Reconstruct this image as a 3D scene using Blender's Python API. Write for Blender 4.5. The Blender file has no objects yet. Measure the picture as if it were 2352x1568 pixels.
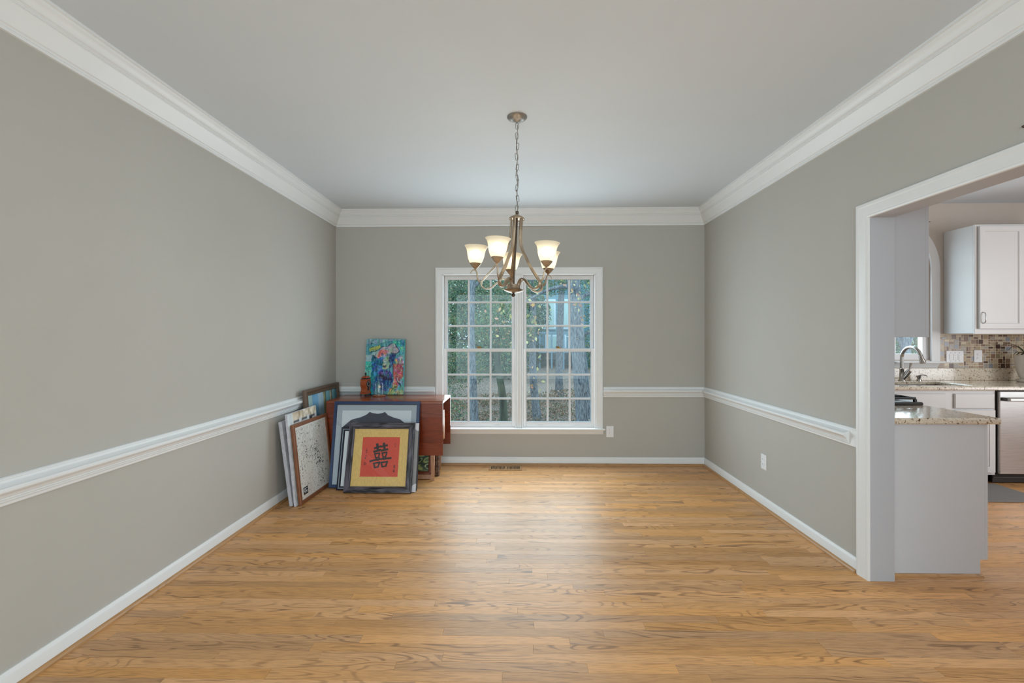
import bpy, bmesh, math, random
import numpy as np
from mathutils import Vector, Matrix

random.seed(7)
R = math.radians
SC = bpy.context.scene
COL = SC.collection

# ------------------------------------------------------------------ camera
cd = bpy.data.cameras.new('camera')
cam = bpy.data.objects.new('camera', cd)
COL.objects.link(cam)
cam.location = (0, 0, 1.41)
cam.rotation_euler = (R(90), R(0.06), math.atan(19 / 1045.0))
cd.sensor_width = 36.0
cd.sensor_fit = 'HORIZONTAL'
cd.lens = 36.0 * 1045.0 / 2352.0
cd.shift_y = -12.0 / 2352.0
cd.clip_start = 0.05
cd.clip_end = 200
SC.camera = cam

# ------------------------------------------------------------------ view, world, large lights
SC.view_settings.view_transform = 'Standard'
SC.view_settings.look = 'None'
SC.view_settings.gamma = 1.0
SC.view_settings.use_curve_mapping = False
SC.view_settings.exposure = 0.3

world = bpy.data.worlds.new('overcast_sky')
SC.world = world
world.use_nodes = True
bg = world.node_tree.nodes['Background']
bg.inputs['Color'].default_value = (0.55, 0.80, 1.0, 1)
bg.inputs['Strength'].default_value = 2.9


def area_light(name, loc, rot, sx, sy, energy, color=(1, 1, 1), spread=180):
    l = bpy.data.lights.new(name, 'AREA')
    l.shape = 'RECTANGLE'
    l.size, l.size_y = sx, sy
    l.energy = energy
    l.color = color
    l.spread = R(spread)
    o = bpy.data.objects.new(name, l)
    COL.objects.link(o)
    o.location = loc
    o.rotation_euler = rot
    return o


# two added fill lights on the solid side walls behind the camera
area_light('side_fill_left', (-2.03, -1.8, 1.55), (R(90), 0, R(-90)), 2.2, 1.7, 30, (0.76, 0.92, 1.0))
area_light('side_fill_right', (2.0, -1.8, 1.55), (R(90), 0, R(90)), 2.2, 1.7, 23, (0.76, 0.92, 1.0))
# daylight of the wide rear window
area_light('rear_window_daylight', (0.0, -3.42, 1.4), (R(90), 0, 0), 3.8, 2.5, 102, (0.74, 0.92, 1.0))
# daylight that falls through the dining room window
area_light('dining_window_daylight', (-0.015, 5.010, 1.25), (R(-90), 0, 0), 1.64, 1.64, 36, (0.78, 0.93, 1.0))
# daylight through the kitchen window and from the breakfast side of the kitchen
area_light('kitchen_window_daylight', (3.95, 5.22, 1.8), (R(-90), 0, 0), 0.9, 1.2, 10, (0.93, 0.965, 1.0))
area_light('kitchen_side_daylight', (6.6, 1.6, 1.5), (R(90), 0, R(90)), 2.6, 1.8, 80, (0.88, 0.94, 1.0))

kl = bpy.data.lights.new('kitchen_fill_light', 'POINT')  # added fill that brightens the kitchen ceiling, no fixture modelled
kl.energy = 7
kl.shadow_soft_size = 0.12
kl.color = (1.0, 0.95, 0.88)
klo = bpy.data.objects.new('kitchen_fill_light', kl)
COL.objects.link(klo)
klo.location = (5.0, 2.9, 2.5)

# ------------------------------------------------------------------ helpers
MATS = {}


def lin(c):
    out = []
    for v in c[:3]:
        v = v / 255.0
        out.append(v / 12.92 if v <= 0.04045 else ((v + 0.055) / 1.055) ** 2.4)
    return (out[0], out[1], out[2], 1.0)


def newmat(name):
    m = bpy.data.materials.new(name)
    m.use_nodes = True
    nt = m.node_tree
    b = nt.nodes['Principled BSDF']
    return m, nt, b


def N(nt, typ, **kw):
    n = nt.nodes.new(typ)
    for k, v in kw.items():
        if hasattr(n, k):
            setattr(n, k, v)
        else:
            n.inputs[k].default_value = v
    return n


def L(nt, a, ao, b, bi):
    nt.links.new(a.outputs[ao], b.inputs[bi])


def pm(name, col, rough=0.5, metal=0.0, var=0.06, scale=18.0, stretch=(1, 1, 1), bump=0.0, bscale=None, spec=0.5, coat=0.0, dark=None):
    """plain painted / solid material: colour with a little procedural variation and fine relief; col is sRGB 0-255 albedo"""
    if name in MATS:
        return MATS[name]
    m, nt, b = newmat(name)
    c = lin(col)
    tc = N(nt, 'ShaderNodeTexCoord')
    mp = N(nt, 'ShaderNodeMapping')
    mp.inputs['Scale'].default_value = stretch
    L(nt, tc, 'Object', mp, 'Vector')
    no = N(nt, 'ShaderNodeTexNoise')
    no.inputs['Scale'].default_value = scale
    no.inputs['Detail'].default_value = 4
    L(nt, mp, 'Vector', no, 'Vector')
    rp = N(nt, 'ShaderNodeValToRGB')
    d = lin(dark) if dark else tuple(max(0, x * (1 - var)) for x in c[:3]) + (1,)
    rp.color_ramp.elements[0].color = d
    rp.color_ramp.elements[0].position = 0.3
    rp.color_ramp.elements[1].color = tuple(min(1, x * (1 + var)) for x in c[:3]) + (1,)
    rp.color_ramp.elements[1].position = 0.7
    L(nt, no, 'Fac', rp, 'Fac')
    L(nt, rp, 'Color', b, 'Base Color')
    b.inputs['Roughness'].default_value = rough
    b.inputs['Metallic'].default_value = metal
    b.inputs['Specular IOR Level'].default_value = spec
    b.inputs['Coat Weight'].default_value = coat
    if bump:
        n2 = N(nt, 'ShaderNodeTexNoise')
        n2.inputs['Scale'].default_value = bscale or scale * 6
        n2.inputs['Detail'].default_value = 3
        L(nt, mp, 'Vector', n2, 'Vector')
        bp = N(nt, 'ShaderNodeBump')
        bp.inputs['Strength'].default_value = bump
        bp.inputs['Distance'].default_value = 0.003
        L(nt, n2, 'Fac', bp, 'Height')
        L(nt, bp, 'Normal', b, 'Normal')
    MATS[name] = m
    return m


def wood(name, c0, c1, rough=0.35, axis='X', scale=6.0, coat=0.0, rnd=None, contrast=0.5, bump=0.05):
    """procedural wood: contour lines of a stretched noise give the grain"""
    if name in MATS:
        return MATS[name]
    m, nt, b = newmat(name)
    geo = N(nt, 'ShaderNodeNewGeometry')
    tc = N(nt, 'ShaderNodeTexCoord')
    mp = N(nt, 'ShaderNodeMapping')
    st = {'X': (0.15, 1.0, 1.0), 'Y': (1.0, 0.10, 1.0), 'Z': (1.0, 1.0, 0.10)}[axis]
    mp.inputs['Scale'].default_value = st
    src = (geo, 'Position') if rnd else (tc, 'Object')
    if rnd == 'object':
        oi = N(nt, 'ShaderNodeObjectInfo')
        rv = (oi, 'Random')
    elif rnd == 'attr':
        oi = N(nt, 'ShaderNodeAttribute')
        oi.attribute_name = 'piece'
        rv = (oi, 'Fac')
    if rnd:
        mul = N(nt, 'ShaderNodeVectorMath', operation='MULTIPLY')
        mul.inputs[1].default_value = (57.3, 31.7, 19.1)
        cx = N(nt, 'ShaderNodeCombineXYZ')
        for i in range(3):
            nt.links.new(rv[0].outputs[rv[1]], cx.inputs[i])
        L(nt, cx, 'Vector', mul, 0)
        ad = N(nt, 'ShaderNodeVectorMath', operation='ADD')
        nt.links.new(src[0].outputs[src[1]], ad.inputs[0])
        L(nt, mul, 'Vector', ad, 1)
        L(nt, ad, 'Vector', mp, 'Vector')
    else:
        nt.links.new(src[0].outputs[src[1]], mp.inputs['Vector'])
    n1 = N(nt, 'ShaderNodeTexNoise')
    n1.inputs['Scale'].default_value = scale
    n1.inputs['Detail'].default_value = 1.6
    n1.inputs['Roughness'].default_value = 0.45
    n1.inputs['Distortion'].default_value = 0.35
    L(nt, mp, 'Vector', n1, 'Vector')
    mm = N(nt, 'ShaderNodeMath', operation='MULTIPLY')
    mm.inputs[1].default_value = 92.0
    L(nt, n1, 'Fac', mm, 0)
    sn = N(nt, 'ShaderNodeMath', operation='SINE')
    L(nt, mm, 0, sn, 0)
    # fine pores
    mp2 = N(nt, 'ShaderNodeMapping')
    mp2.inputs['Scale'].default_value = tuple(0.35 * s if s < 1 else 1.0 for s in st)
    if rnd:
        L(nt, ad, 'Vector', mp2, 'Vector')
    else:
        nt.links.new(src[0].outputs[src[1]], mp2.inputs['Vector'])
    n2 = N(nt, 'ShaderNodeTexNoise')
    n2.inputs['Scale'].default_value = scale * 28
    n2.inputs['Detail'].default_value = 3
    L(nt, mp2, 'Vector', n2, 'Vector')
    # slow tone drift
    n3 = N(nt, 'ShaderNodeTexNoise')
    n3.inputs['Scale'].default_value = scale * 0.9
    n3.inputs['Detail'].default_value = 2
    L(nt, mp, 'Vector', n3, 'Vector')
    r1 = N(nt, 'ShaderNodeMapRange')
    r1.inputs['From Min'].default_value = 0.45
    r1.inputs['From Max'].default_value = 1.0
    r1.inputs['To Min'].default_value = 0.0
    r1.inputs['To Max'].default_value = contrast
    L(nt, sn, 0, r1, 'Value')
    r2 = N(nt, 'ShaderNodeMapRange')
    r2.inputs['From Min'].default_value = 0.45
    r2.inputs['From Max'].default_value = 0.72
    r2.inputs['To Max'].default_value = 0.6 * contrast
    L(nt, n2, 'Fac', r2, 'Value')
    mask = N(nt, 'ShaderNodeMapRange')
    mask.inputs['From Min'].default_value = 0.38
    mask.inputs['From Max'].default_value = 0.68
    L(nt, n3, 'Fac', mask, 'Value')
    gm = N(nt, 'ShaderNodeMath', operation='MULTIPLY')
    L(nt, r1, 'Result', gm, 0)
    L(nt, mask, 'Result', gm, 1)
    sm = N(nt, 'ShaderNodeMath', operation='ADD')
    L(nt, gm, 0, sm, 0)
    L(nt, r2, 'Result', sm, 1)
    mix = N(nt, 'ShaderNodeMix', data_type='RGBA')
    mix.inputs[6].default_value = lin(c1)
    mix.inputs[7].default_value = lin(c0)
    L(nt, sm, 0, mix, 0)
    last = (mix, 2)
    if rnd:
        hs = N(nt, 'ShaderNodeHueSaturation')
        vr = N(nt, 'ShaderNodeMapRange')
        vr.inputs['To Min'].default_value = 0.74
        vr.inputs['To Max'].default_value = 1.08
        nt.links.new(rv[0].outputs[rv[1]], vr.inputs['Value'])
        L(nt, vr, 'Result', hs, 'Value')
        # a second number out of the first
        m7 = N(nt, 'ShaderNodeMath', operation='MULTIPLY')
        m7.inputs[1].default_value = 17.31
        nt.links.new(rv[0].outputs[rv[1]], m7.inputs[0])
        fr = N(nt, 'ShaderNodeMath', operation='FRACT')
        L(nt, m7, 0, fr, 0)
        sr = N(nt, 'ShaderNodeMapRange')
        sr.inputs['To Min'].default_value = 0.98
        sr.inputs['To Max'].default_value = 1.12
        L(nt, fr, 0, sr, 'Value')
        L(nt, sr, 'Result', hs, 'Saturation')
        nt.links.new(mix.outputs[2], hs.inputs['Color'])
        last = (hs, 0)
    nt.links.new(last[0].outputs[last[1]], b.inputs['Base Color'])
    b.inputs['Roughness'].default_value = rough
    b.inputs['Coat Weight'].default_value = coat
    b.inputs['Coat Roughness'].default_value = 0.25
    bp = N(nt, 'ShaderNodeBump')
    bp.inputs['Strength'].default_value = bump
    bp.inputs['Distance'].default_value = 0.002
    L(nt, sm, 0, bp, 'Height')
    L(nt, bp, 'Normal', b, 'Normal')
    MATS[name] = m
    return m


def attrmat(name, rough=0.6, spec=0.4, coat=0.0, bump=0.0, translucent=False):
    if name in MATS:
        return MATS[name]
    m, nt, b = newmat(name)
    a = N(nt, 'ShaderNodeAttribute')
    a.attribute_name = 'Col'
    tc = N(nt, 'ShaderNodeTexCoord')
    no = N(nt, 'ShaderNodeTexNoise')
    no.inputs['Scale'].default_value = 160
    L(nt, tc, 'Object', no, 'Vector')
    hs = N(nt, 'ShaderNodeHueSaturation')
    r = N(nt, 'ShaderNodeMapRange')
    r.inputs['To Min'].default_value = 0.85
    r.inputs['To Max'].default_value = 1.15
    L(nt, no, 'Fac', r, 'Value')
    L(nt, r, 'Result', hs, 'Value')
    L(nt, a, 'Color', hs, 'Color')
    L(nt, hs, 'Color', b, 'Base Color')
    b.inputs['Roughness'].default_value = rough
    b.inputs['Specular IOR Level'].default_value = spec
    b.inputs['Coat Weight'].default_value = coat
    if bump:
        bp = N(nt, 'ShaderNodeBump')
        bp.inputs['Strength'].default_value = bump
        bp.inputs['Distance'].default_value = 0.002
        L(nt, no, 'Fac', bp, 'Height')
        L(nt, bp, 'Normal', b, 'Normal')
    if translucent:
        tr = N(nt, 'ShaderNodeBsdfTranslucent')
        L(nt, hs, 'Color', tr, 'Color')
        mx = N(nt, 'ShaderNodeMixShader')
        mx.inputs[0].default_value = 0.4
        L(nt, b, 'BSDF', mx, 1)
        L(nt, tr, 'BSDF', mx, 2)
        L(nt, mx, 'Shader', nt.nodes['Material Output'], 'Surface')
    MATS[name] = m
    return m


def glassmat(name, tint=(0.93, 0.97, 0.98), refl=1.0, rough=0.0):
    if name in MATS:
        return MATS[name]
    m, nt, b = newmat(name)
    nt.nodes.remove(b)
    tr = N(nt, 'ShaderNodeBsdfTransparent')
    tr.inputs['Color'].default_value = tint + (1,)
    gl = N(nt, 'ShaderNodeBsdfGlossy')
    gl.inputs['Roughness'].default_value = rough
    lw_ = N(nt, 'ShaderNodeLayerWeight')
    lw_.inputs['Blend'].default_value = 0.5
    pw = N(nt, 'ShaderNodeMath', operation='POWER')
    pw.inputs[1].default_value = 4.0
    L(nt, lw_, 'Facing', pw, 0)
    mu = N(nt, 'ShaderNodeMath', operation='MULTIPLY_ADD')
    mu.inputs[1].default_value = 0.7 * refl
    mu.inputs[2].default_value = 0.042 * refl
    mx = N(nt, 'ShaderNodeMixShader')
    L(nt, pw, 0, mu, 0)
    L(nt, mu, 0, mx, 0)
    L(nt, tr, 0, mx, 1)
    L(nt, gl, 0, mx, 2)
    L(nt, mx, 0, nt.nodes['Material Output'], 'Surface')
    MATS[name] = m
    return m


class MB:
    def __init__(s):
        s.v, s.f, s.c, s.p = [], [], None, None

    def add(s, vs, fs):
        o = len(s.v)
        s.v += [tuple(x) for x in vs]
        s.f += [tuple(i + o for i in f) for f in fs]
        return s

    def box(s, x0, x1, y0, y1, z0, z1, b=0.0):
        if b <= 0:
            return s.add([(x0, y0, z0), (x1, y0, z0), (x1, y1, z0), (x0, y1, z0), (x0, y0, z1), (x1, y0, z1), (x1, y1, z1), (x0, y1, z1)],
                         [(0, 3, 2, 1), (4, 5, 6, 7), (0, 1, 5, 4), (1, 2, 6, 5), (2, 3, 7, 6), (3, 0, 4, 7)])
        b = min(b, (x1 - x0) * .45, (y1 - y0) * .45, (z1 - z0) * .45)
        idx, vs = {}, []
        for sx in (0, 1):
            for sy in (0, 1):
                for sz in (0, 1):
                    X, Y, Z = (x0, x1)[sx], (y0, y1)[sy], (z0, z1)[sz]
                    dx, dy, dz = (b, -b)[sx], (b, -b)[sy], (b, -b)[sz]
                    for k, p in enumerate(((X, Y + dy, Z + dz), (X + dx, Y, Z + dz), (X + dx, Y + dy, Z))):
                        idx[(sx, sy, sz, k)] = len(vs)
                        vs.append(p)
        fs = []
        g = lambda a, b_, c, k: idx[(a, b_, c, k)]
        for q in (0, 1):
            fs.append([g(q, 0, 0, 0), g(q, 1, 0, 0), g(q, 1, 1, 0), g(q, 0, 1, 0)])
            fs.append([g(0, q, 0, 1), g(1, q, 0, 1), g(1, q, 1, 1), g(0, q, 1, 1)])
            fs.append([g(0, 0, q, 2), g(1, 0, q, 2), g(1, 1, q, 2), g(0, 1, q, 2)])
        for a in (0, 1):
            for c in (0, 1):
                fs.append([g(a, c, 0, 0), g(a, c, 1, 0), g(a, c, 1, 1), g(a, c, 0, 1)])
                fs.append([g(a, 0, c, 0), g(a, 1, c, 0), g(a, 1, c, 2), g(a, 0, c, 2)])
                fs.append([g(0, a, c, 1), g(1, a, c, 1), g(1, a, c, 2), g(0, a, c, 2)])
                for d in (0, 1):
                    fs.append([g(a, c, d, 0), g(a, c, d, 1), g(a, c, d, 2)])
        return s.add(vs, fs)

    def prism(s, poly, y0, y1, plane='XZ'):
        """polygon in (a, b) extruded along the third axis"""
        n = len(poly)
        mp = {'XZ': lambda a, b, t: (a, t, b), 'XY': lambda a, b, t: (a, b, t), 'YZ': lambda a, b, t: (t, a, b)}[plane]
        vs = [mp(a, b, y0) for a, b in poly] + [mp(a, b, y1) for a, b in poly]
        fs = [tuple(range(n)), tuple(range(2 * n - 1, n - 1, -1))]
        fs += [(i, (i + 1) % n, n + (i + 1) % n, n + i) for i in range(n)]
        return s.add(vs, fs)

    def lathe(s, prof, n=20, c=(0, 0, 0), cap=True):
        vs, fs = [], []
        for r, z in prof:
            for i in range(n):
                a = 2 * math.pi * i / n
                vs.append((c[0] + r * math.cos(a), c[1] + r * math.sin(a), c[2] + z))
        m = len(prof)
        for j in range(m - 1):
            for i in range(n):
                fs.append((j * n + i, j * n + (i + 1) % n, (j + 1) * n + (i + 1) % n, (j + 1) * n + i))
        if cap:
            fs.append(tuple(range(n - 1, -1, -1)))
            fs.append(tuple((m - 1) * n + i for i in range(n)))
        return s.add(vs, fs)

    def tube(s, pts, r, n=8, closed=False, w=None):
        """tube along pts; r a number or a list; w (optional) second half-width for an oval section, along the 'side' vector"""
        pts = [Vector(p) for p in pts]
        m = len(pts)
        rs = r if isinstance(r, (list, tuple)) else [r] * m
        vs, fs = [], []
        prev = None
        for i, p in enumerate(pts):
            if closed:
                t = (pts[(i + 1) % m] - pts[i - 1])
            else:
                t = pts[min(i + 1, m - 1)] - pts[max(i - 1, 0)]
            t.normalize()
            if prev is None:
                ref = Vector((0, 0, 1)) if abs(t.z) < 0.9 else Vector((1, 0, 0))
                u = t.cross(ref).normalized()
            else:
                u = (prev - t * prev.dot(t)).normalized()
            prev = u
            q = t.cross(u).normalized()
            for k in range(n):
                a = 2 * math.pi * k / n
                vs.append(p + u * (math.cos(a) * rs[i]) + q * (math.sin(a) * (w if w else rs[i])))
        for i in range(m if closed else m - 1):
            j = (i + 1) % m
            for k in range(n):
                fs.append((i * n + k, i * n + (k + 1) % n, j * n + (k + 1) % n, j * n + k))
        if not closed:
            fs.append(tuple(range(n - 1, -1, -1)))
            fs.append(tuple((m - 1) * n + k for k in range(n)))
        return s.add(vs, fs)

    def strap(s, pts, side, hw, ht, n=10):
        """flat strap with rounded edges along pts lying in a plane with normal 'side'"""
        pts = [Vector(p) for p in pts]
        side = Vector(side)
        m = len(pts)
        vs, fs = [], []
        for i, p in enumerate(pts):
            t = (pts[min(i + 1, m - 1)] - pts[max(i - 1, 0)]).normalized()
            q = t.cross(side).normalized()
            for k in range(n):
                a = 2 * math.pi * k / n
                ca, sa = math.cos(a), math.sin(a)
                e = 0.55
                vs.append(p + side * (hw * math.copysign(abs(ca) ** e, ca)) + q * (ht * math.copysign(abs(sa) ** e, sa)))
        for i in range(m - 1):
            for k in range(n):
                fs.append((i * n + k, i * n + (k + 1) % n, (i + 1) * n + (k + 1) % n, (i + 1) * n + k))
        fs.append(tuple(range(n - 1, -1, -1)))
        fs.append(tuple((m - 1) * n + k for k in range(n)))
        return s.add(vs, fs)

    def ring(s, prof, x0, x1, z0, z1, back=0.0, open_bottom=False):
        """mitred rectangular frame; prof = [(inset from outer edge, height towards -y)]; closed at y = back"""
        pr = [(0.0, -back)] + list(prof) + [(prof[-1][0], -back)]
        vs, fs = [], []
        for t, h in pr:
            zb = z0 if open_bottom else z0 + t
            vs += [(x0 + t, -h, zb), (x0 + t, -h, z1 - t), (x1 - t, -h, z1 - t), (x1 - t, -h, zb)]
        m = len(pr)
        segs = [(0, 1), (1, 2), (2, 3)] + ([] if open_bottom else [(3, 0)])
        for j in range(m - 1):
            for a, b in segs:
                fs.append((j * 4 + a, j * 4 + b, (j + 1) * 4 + b, (j + 1) * 4 + a))
        for a, b in segs:
            fs.append((a, b, (m - 1) * 4 + b, (m - 1) * 4 + a))
        if open_bottom:
            fs.append(tuple(j * 4 for j in range(m)))
            fs.append(tuple(j * 4 + 3 for j in range(m)))
        return s.add(vs, fs)

    def moulding(s, prof, p0, p1, nrm, m0=0.0, m1=0.0):
        """profile (d from wall along nrm, z) along p0 -> p1; m0/m1 mitre: end moves d*m along the run"""
        p0, p1, nr = Vector(p0), Vector(p1), Vector(nrm)
        t = (p1 - p0).normalized()
        n = len(prof)
        vs = []
        for d, z in prof:
            vs.append(p0 + nr * d + t * (d * m0) + Vector((0, 0, z)))
        for d, z in prof:
            vs.append(p1 + nr * d - t * (d * m1) + Vector((0, 0, z)))
        fs = [(i, (i + 1) % n, n + (i + 1) % n, n + i) for i in range(n)]
        fs += [tuple(range(n - 1, -1, -1)), tuple(range(n, 2 * n))]
        return s.add(vs, fs)

    def build(s, name, mat, parent=None, smooth=0, off=None, recalc=True):
        me = bpy.data.meshes.new(name)
        vs = s.v
        if off is None and parent is not None:
            q = parent
            while q.parent is not None:
                q = q.parent
            if q.get('_world'):
                off = q.location
        if off is not None:
            vs = [(v[0] - off[0], v[1] - off[1], v[2] - off[2]) for v in vs]
        me.from_pydata(vs, [], s.f)
        if s.c is not None:
            at = me.color_attributes.new('Col', 'FLOAT_COLOR', 'POINT')
            at.data.foreach_set('color', np.array(s.c, dtype=np.float32).ravel())
        if s.p is not None:
            at = me.attributes.new('piece', 'FLOAT', 'POINT')
            at.data.foreach_set('value', np.array(s.p, dtype=np.float32))
        if recalc:
            bm = bmesh.new()
            bm.from_mesh(me)
            bmesh.ops.recalc_face_normals(bm, faces=bm.faces)
            bm.to_mesh(me)
            bm.free()
        mats = mat if isinstance(mat, (list, tuple)) else [mat]
        for q in mats:
            me.materials.append(q)
        if smooth:
            me.polygons.foreach_set('use_smooth', [True] * len(me.polygons))
            me.set_sharp_from_angle(angle=R(smooth))
        o = bpy.data.objects.new(name, me)
        COL.objects.link(o)
        if parent is not None:
            o.parent = parent
        return o


def tag(o, label=None, cat=None, group=None, kind=None):
    if label: o['label'] = label
    if cat: o['category'] = cat
    if group: o['group'] = group
    if kind: o['kind'] = kind
    return o


def thing(name, label, cat, loc=(0, 0, 0), rot=(0, 0, 0), group=None, world=True, kind=None):
    o = bpy.data.objects.new(name, None)
    COL.objects.link(o)
    o.location = loc
    o.rotation_euler = rot
    o.empty_display_size = 0.05
    if world:
        o['_world'] = 1
    if kind:
        tag(o, label, None, group, kind)
    else:
        tag(o, label, cat, group)
    return o


def struct(name, mb, mat, label, parent=None, smooth=0):
    o = mb.build(name, mat, parent, smooth)
    if parent is None:
        tag(o, label, None, None, 'structure')
    return o


def cat_rom(pts, n=6):
    P = [Vector(p) for p in pts]
    P = [P[0] * 2 - P[1]] + P + [P[-1] * 2 - P[-2]]
    out = []
    for i in range(1, len(P) - 2):
        for k in range(n):
            t = k / n
            a, b, c, d = P[i - 1], P[i], P[i + 1], P[i + 2]
            out.append(0.5 * ((2 * b) + (c - a) * t + (2 * a - 5 * b + 4 * c - d) * t * t + (3 * b - a - 3 * c + d) * t ** 3))
    out.append(P[-2])
    return out


def copy_obj(o, parent=None):
    c = o.copy()
    COL.objects.link(c)
    c.parent = parent
    return c


# ------------------------------------------------------------------ shared materials
WALL = pm('greige_wall_paint', (186, 182, 175), rough=0.75, var=0.012, scale=3, bump=0.06, bscale=260, spec=0.25)
CEIL = pm('white_ceiling_paint', (214, 219, 224), rough=0.85, var=0.01, scale=2, bump=0.04, bscale=200, spec=0.15)
TRIM = pm('white_trim_paint', (232, 232, 232), rough=0.38, var=0.012, scale=4, spec=0.45)
SASH = pm('white_sash_paint', (228, 226, 226), rough=0.4, var=0.012, scale=5)
KWALL = pm('beige_kitchen_paint', (206, 196, 186), rough=0.75, var=0.012, scale=3, bump=0.05, bscale=240, spec=0.2)
CABG = pm('pale_grey_cabinet', (204, 206, 211), rough=0.45, var=0.01, scale=5)  # near end panel, greyer than the white cabinet fronts
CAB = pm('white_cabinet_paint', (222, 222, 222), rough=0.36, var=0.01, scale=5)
GLASS = glassmat('window_glass', (0.93, 0.975, 0.985), 0.45)
OAK_PIECE = wood('oak_plank', (118, 78, 46), (226, 172, 120), rough=0.44, axis='X', scale=9.0, rnd='object', contrast=0.66, coat=0.0)
OAK_MASS = wood('oak_plank_mass', (118, 78, 46), (226, 172, 120), rough=0.44, axis='X', scale=9.0, rnd='attr', contrast=0.66, coat=0.0)
OAK_SHOE = wood('oak_shoe', (112, 76, 44), (186, 140, 92), rough=0.4, axis='Y', scale=9, contrast=0.5)
OAK_SHOEX = wood('oak_shoe_across', (112, 76, 44), (186, 140, 92), rough=0.4, axis='X', scale=9, contrast=0.5)
SUBFLOOR = pm('subfloor', (70, 48, 30), rough=0.9)
PLASTIC = pm('white_plastic', (236, 236, 238), rough=0.3, var=0.01)
DARK = pm('dark_recess', (22, 20, 20), rough=0.7)

XL, XR, YB, ZC = -2.04, 2.01, 5.0, 2.79
XK = 2.15            # kitchen face of the shared wall
YF = -3.5            # far end of the open room behind the camera
KZ, KX1 = 2.84, 6.7

# ------------------------------------------------------------------ floor: oak strips, each a plank
floor = MB().box(XL - 0.1, KX1 + 0.1, YF - 0.1, YB + 0.1, -0.12, -0.008).build('floor', SUBFLOOR)
tag(floor, 'honey oak strip floor running from the dining room into the kitchen', None, None, 'structure')
PW = 0.0572
f_px, sa, ca = 1045.0, math.sin(math.atan(19 / 1045.0)), math.cos(math.atan(19 / 1045.0))


def proj(x, y, z):
    zc = -sa * x + ca * y
    if zc < 0.1:
        return None
    return 1176 + f_px * (ca * x + sa * y) / zc, 772 - f_px * (z - 1.41) / zc, zc


rnd = random.Random(21)
planks = []
row = 0
y = YB - 0.001
while y > YF:
    x = XL - rnd.uniform(0, 0.9)
    while x < KX1:
        ln = rnd.choice([0.42, 0.6, 0.75, 0.9, 1.05, 1.2, 1.45]) * rnd.uniform(0.85, 1.15)
        x0, x1 = max(x, XL - 0.02), min(x + ln, KX1)
        if x1 - x0 > 0.03:
            planks.append((x0, x1, y - PW, y))
        x += ln
    y -= PW


def plank_mesh(mb, x0, x1, y0, y1, e=0.0005):
    ex = e
    mb.add([(x0 + ex, y0 + e, 0), (x1 - ex, y0 + e, 0), (x1 - ex, y1 - e, 0), (x0 + ex, y1 - e, 0),
            (x0 + .0001, y0 + .0001, -.0016), (x1 - .0001, y0 + .0001, -.0016), (x1 - .0001, y1 - .0001, -.0016), (x0 + .0001, y1 - .0001, -.0016),
            (x0 + .0001, y0 + .0001, -.008), (x1 - .0001, y0 + .0001, -.008), (x1 - .0001, y1 - .0001, -.008), (x0 + .0001, y1 - .0001, -.008)],
           [(0, 1, 2, 3), (4, 5, 1, 0), (5, 6, 2, 1), (6, 7, 3, 2), (7, 4, 0, 3), (8, 9, 5, 4), (9, 10, 6, 5), (10, 11, 7, 6), (11, 8, 4, 7)])


def plank_area(q):
    x0, x1, y0, y1 = q
    # part of the plank that the camera can see
    lo, hi = x0, x1
    xc_r = lambda yy: (2352 - 1195) / 1045.0 * yy * 1.04
    xc_l = lambda yy: -(1195 + 20) / 1045.0 * yy
    yy = (y0 + y1) / 2
    if yy < 1.80:
        return 0
    lo, hi = max(lo, xc_l(yy), XL), min(hi, xc_r(yy))
    if yy > 2.66 and hi > XR:
        if lo < XR:
            hi = XR
        else:
            lo = max(lo, 2.735 / 2.71 * yy)
    if hi <= lo:
        return 0
    return (hi - lo) * PW / yy ** 3


scored = sorted(range(len(planks)), key=lambda i: -plank_area(planks[i]))
single = [i for i in scored[:300] if plank_area(planks[i]) > 0]
sset = set(single)
um = MB()
plank_mesh(um, 0, 1, 0, PW)
first = None
for i in single:
    x0, x1, y0, y1 = planks[i]
    if first is None:
        first = um.build('plank', OAK_PIECE, floor, recalc=False)
        o = first
    else:
        o = copy_obj(first, floor)
    o.location = (x0, y0, 0)
    o.scale = (x1 - x0, 1, 1)
rest = MB()
rest.p = []
for i, q in enumerate(planks):
    if i in sset:
        continue
    plank_mesh(rest, *q)
    rest.p += [rnd.random()] * 12
ro = rest.build('plank_field', OAK_MASS, floor, recalc=False)
tag(ro, kind='stuff')

# ------------------------------------------------------------------ walls and ceiling
WX0, WX1, WZ0, WZ1 = -0.856, 0.825, 0.405, 2.097     # dining window rough opening (casing inner edge)
mb = MB()
T = 0.16
mb.box(XL - T, WX0, YB, YB + T, 0, ZC)
mb.box(WX1, XK, YB, YB + T, 0, ZC)
mb.box(WX0, WX1, YB, YB + T, 0, WZ0 - 0.02)
mb.box(WX0, WX1, YB, YB + T, WZ1, ZC)
struct('wall_back', mb, WALL, 'greige dining room wall with the double window')
struct('wall_left', MB().box(XL - T, XL, YF, YB, 0, ZC), WALL, 'long greige wall on the left, plain above and below the chair rail')
mb = MB()
mb.box(XR, XK, 2.664, YB, 0, KZ)
mb.box(XR, XK, 1.486, 2.664, 2.109, KZ)
mb.box(XR, XK, YF, 1.486, 0, KZ)
struct('wall_right', mb, WALL, 'greige wall on the right with the wide opening to the kitchen')
struct('wall_front', MB().box(XL - T, KX1 + T, YF - T, YF, 0, KZ), WALL, 'wall behind the camera with a wide cased window')
tw = thing('window_5', 'wide white cased window on the wall behind the camera', None, (0, YF, 0), (0, 0, R(180)), world=False, kind='structure')
MB().ring([(0, .012), (.02, .02), (.08, .014), (.09, .006)], -1.99, 1.99, .06, 2.76).build('casing', TRIM, tw)
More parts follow.
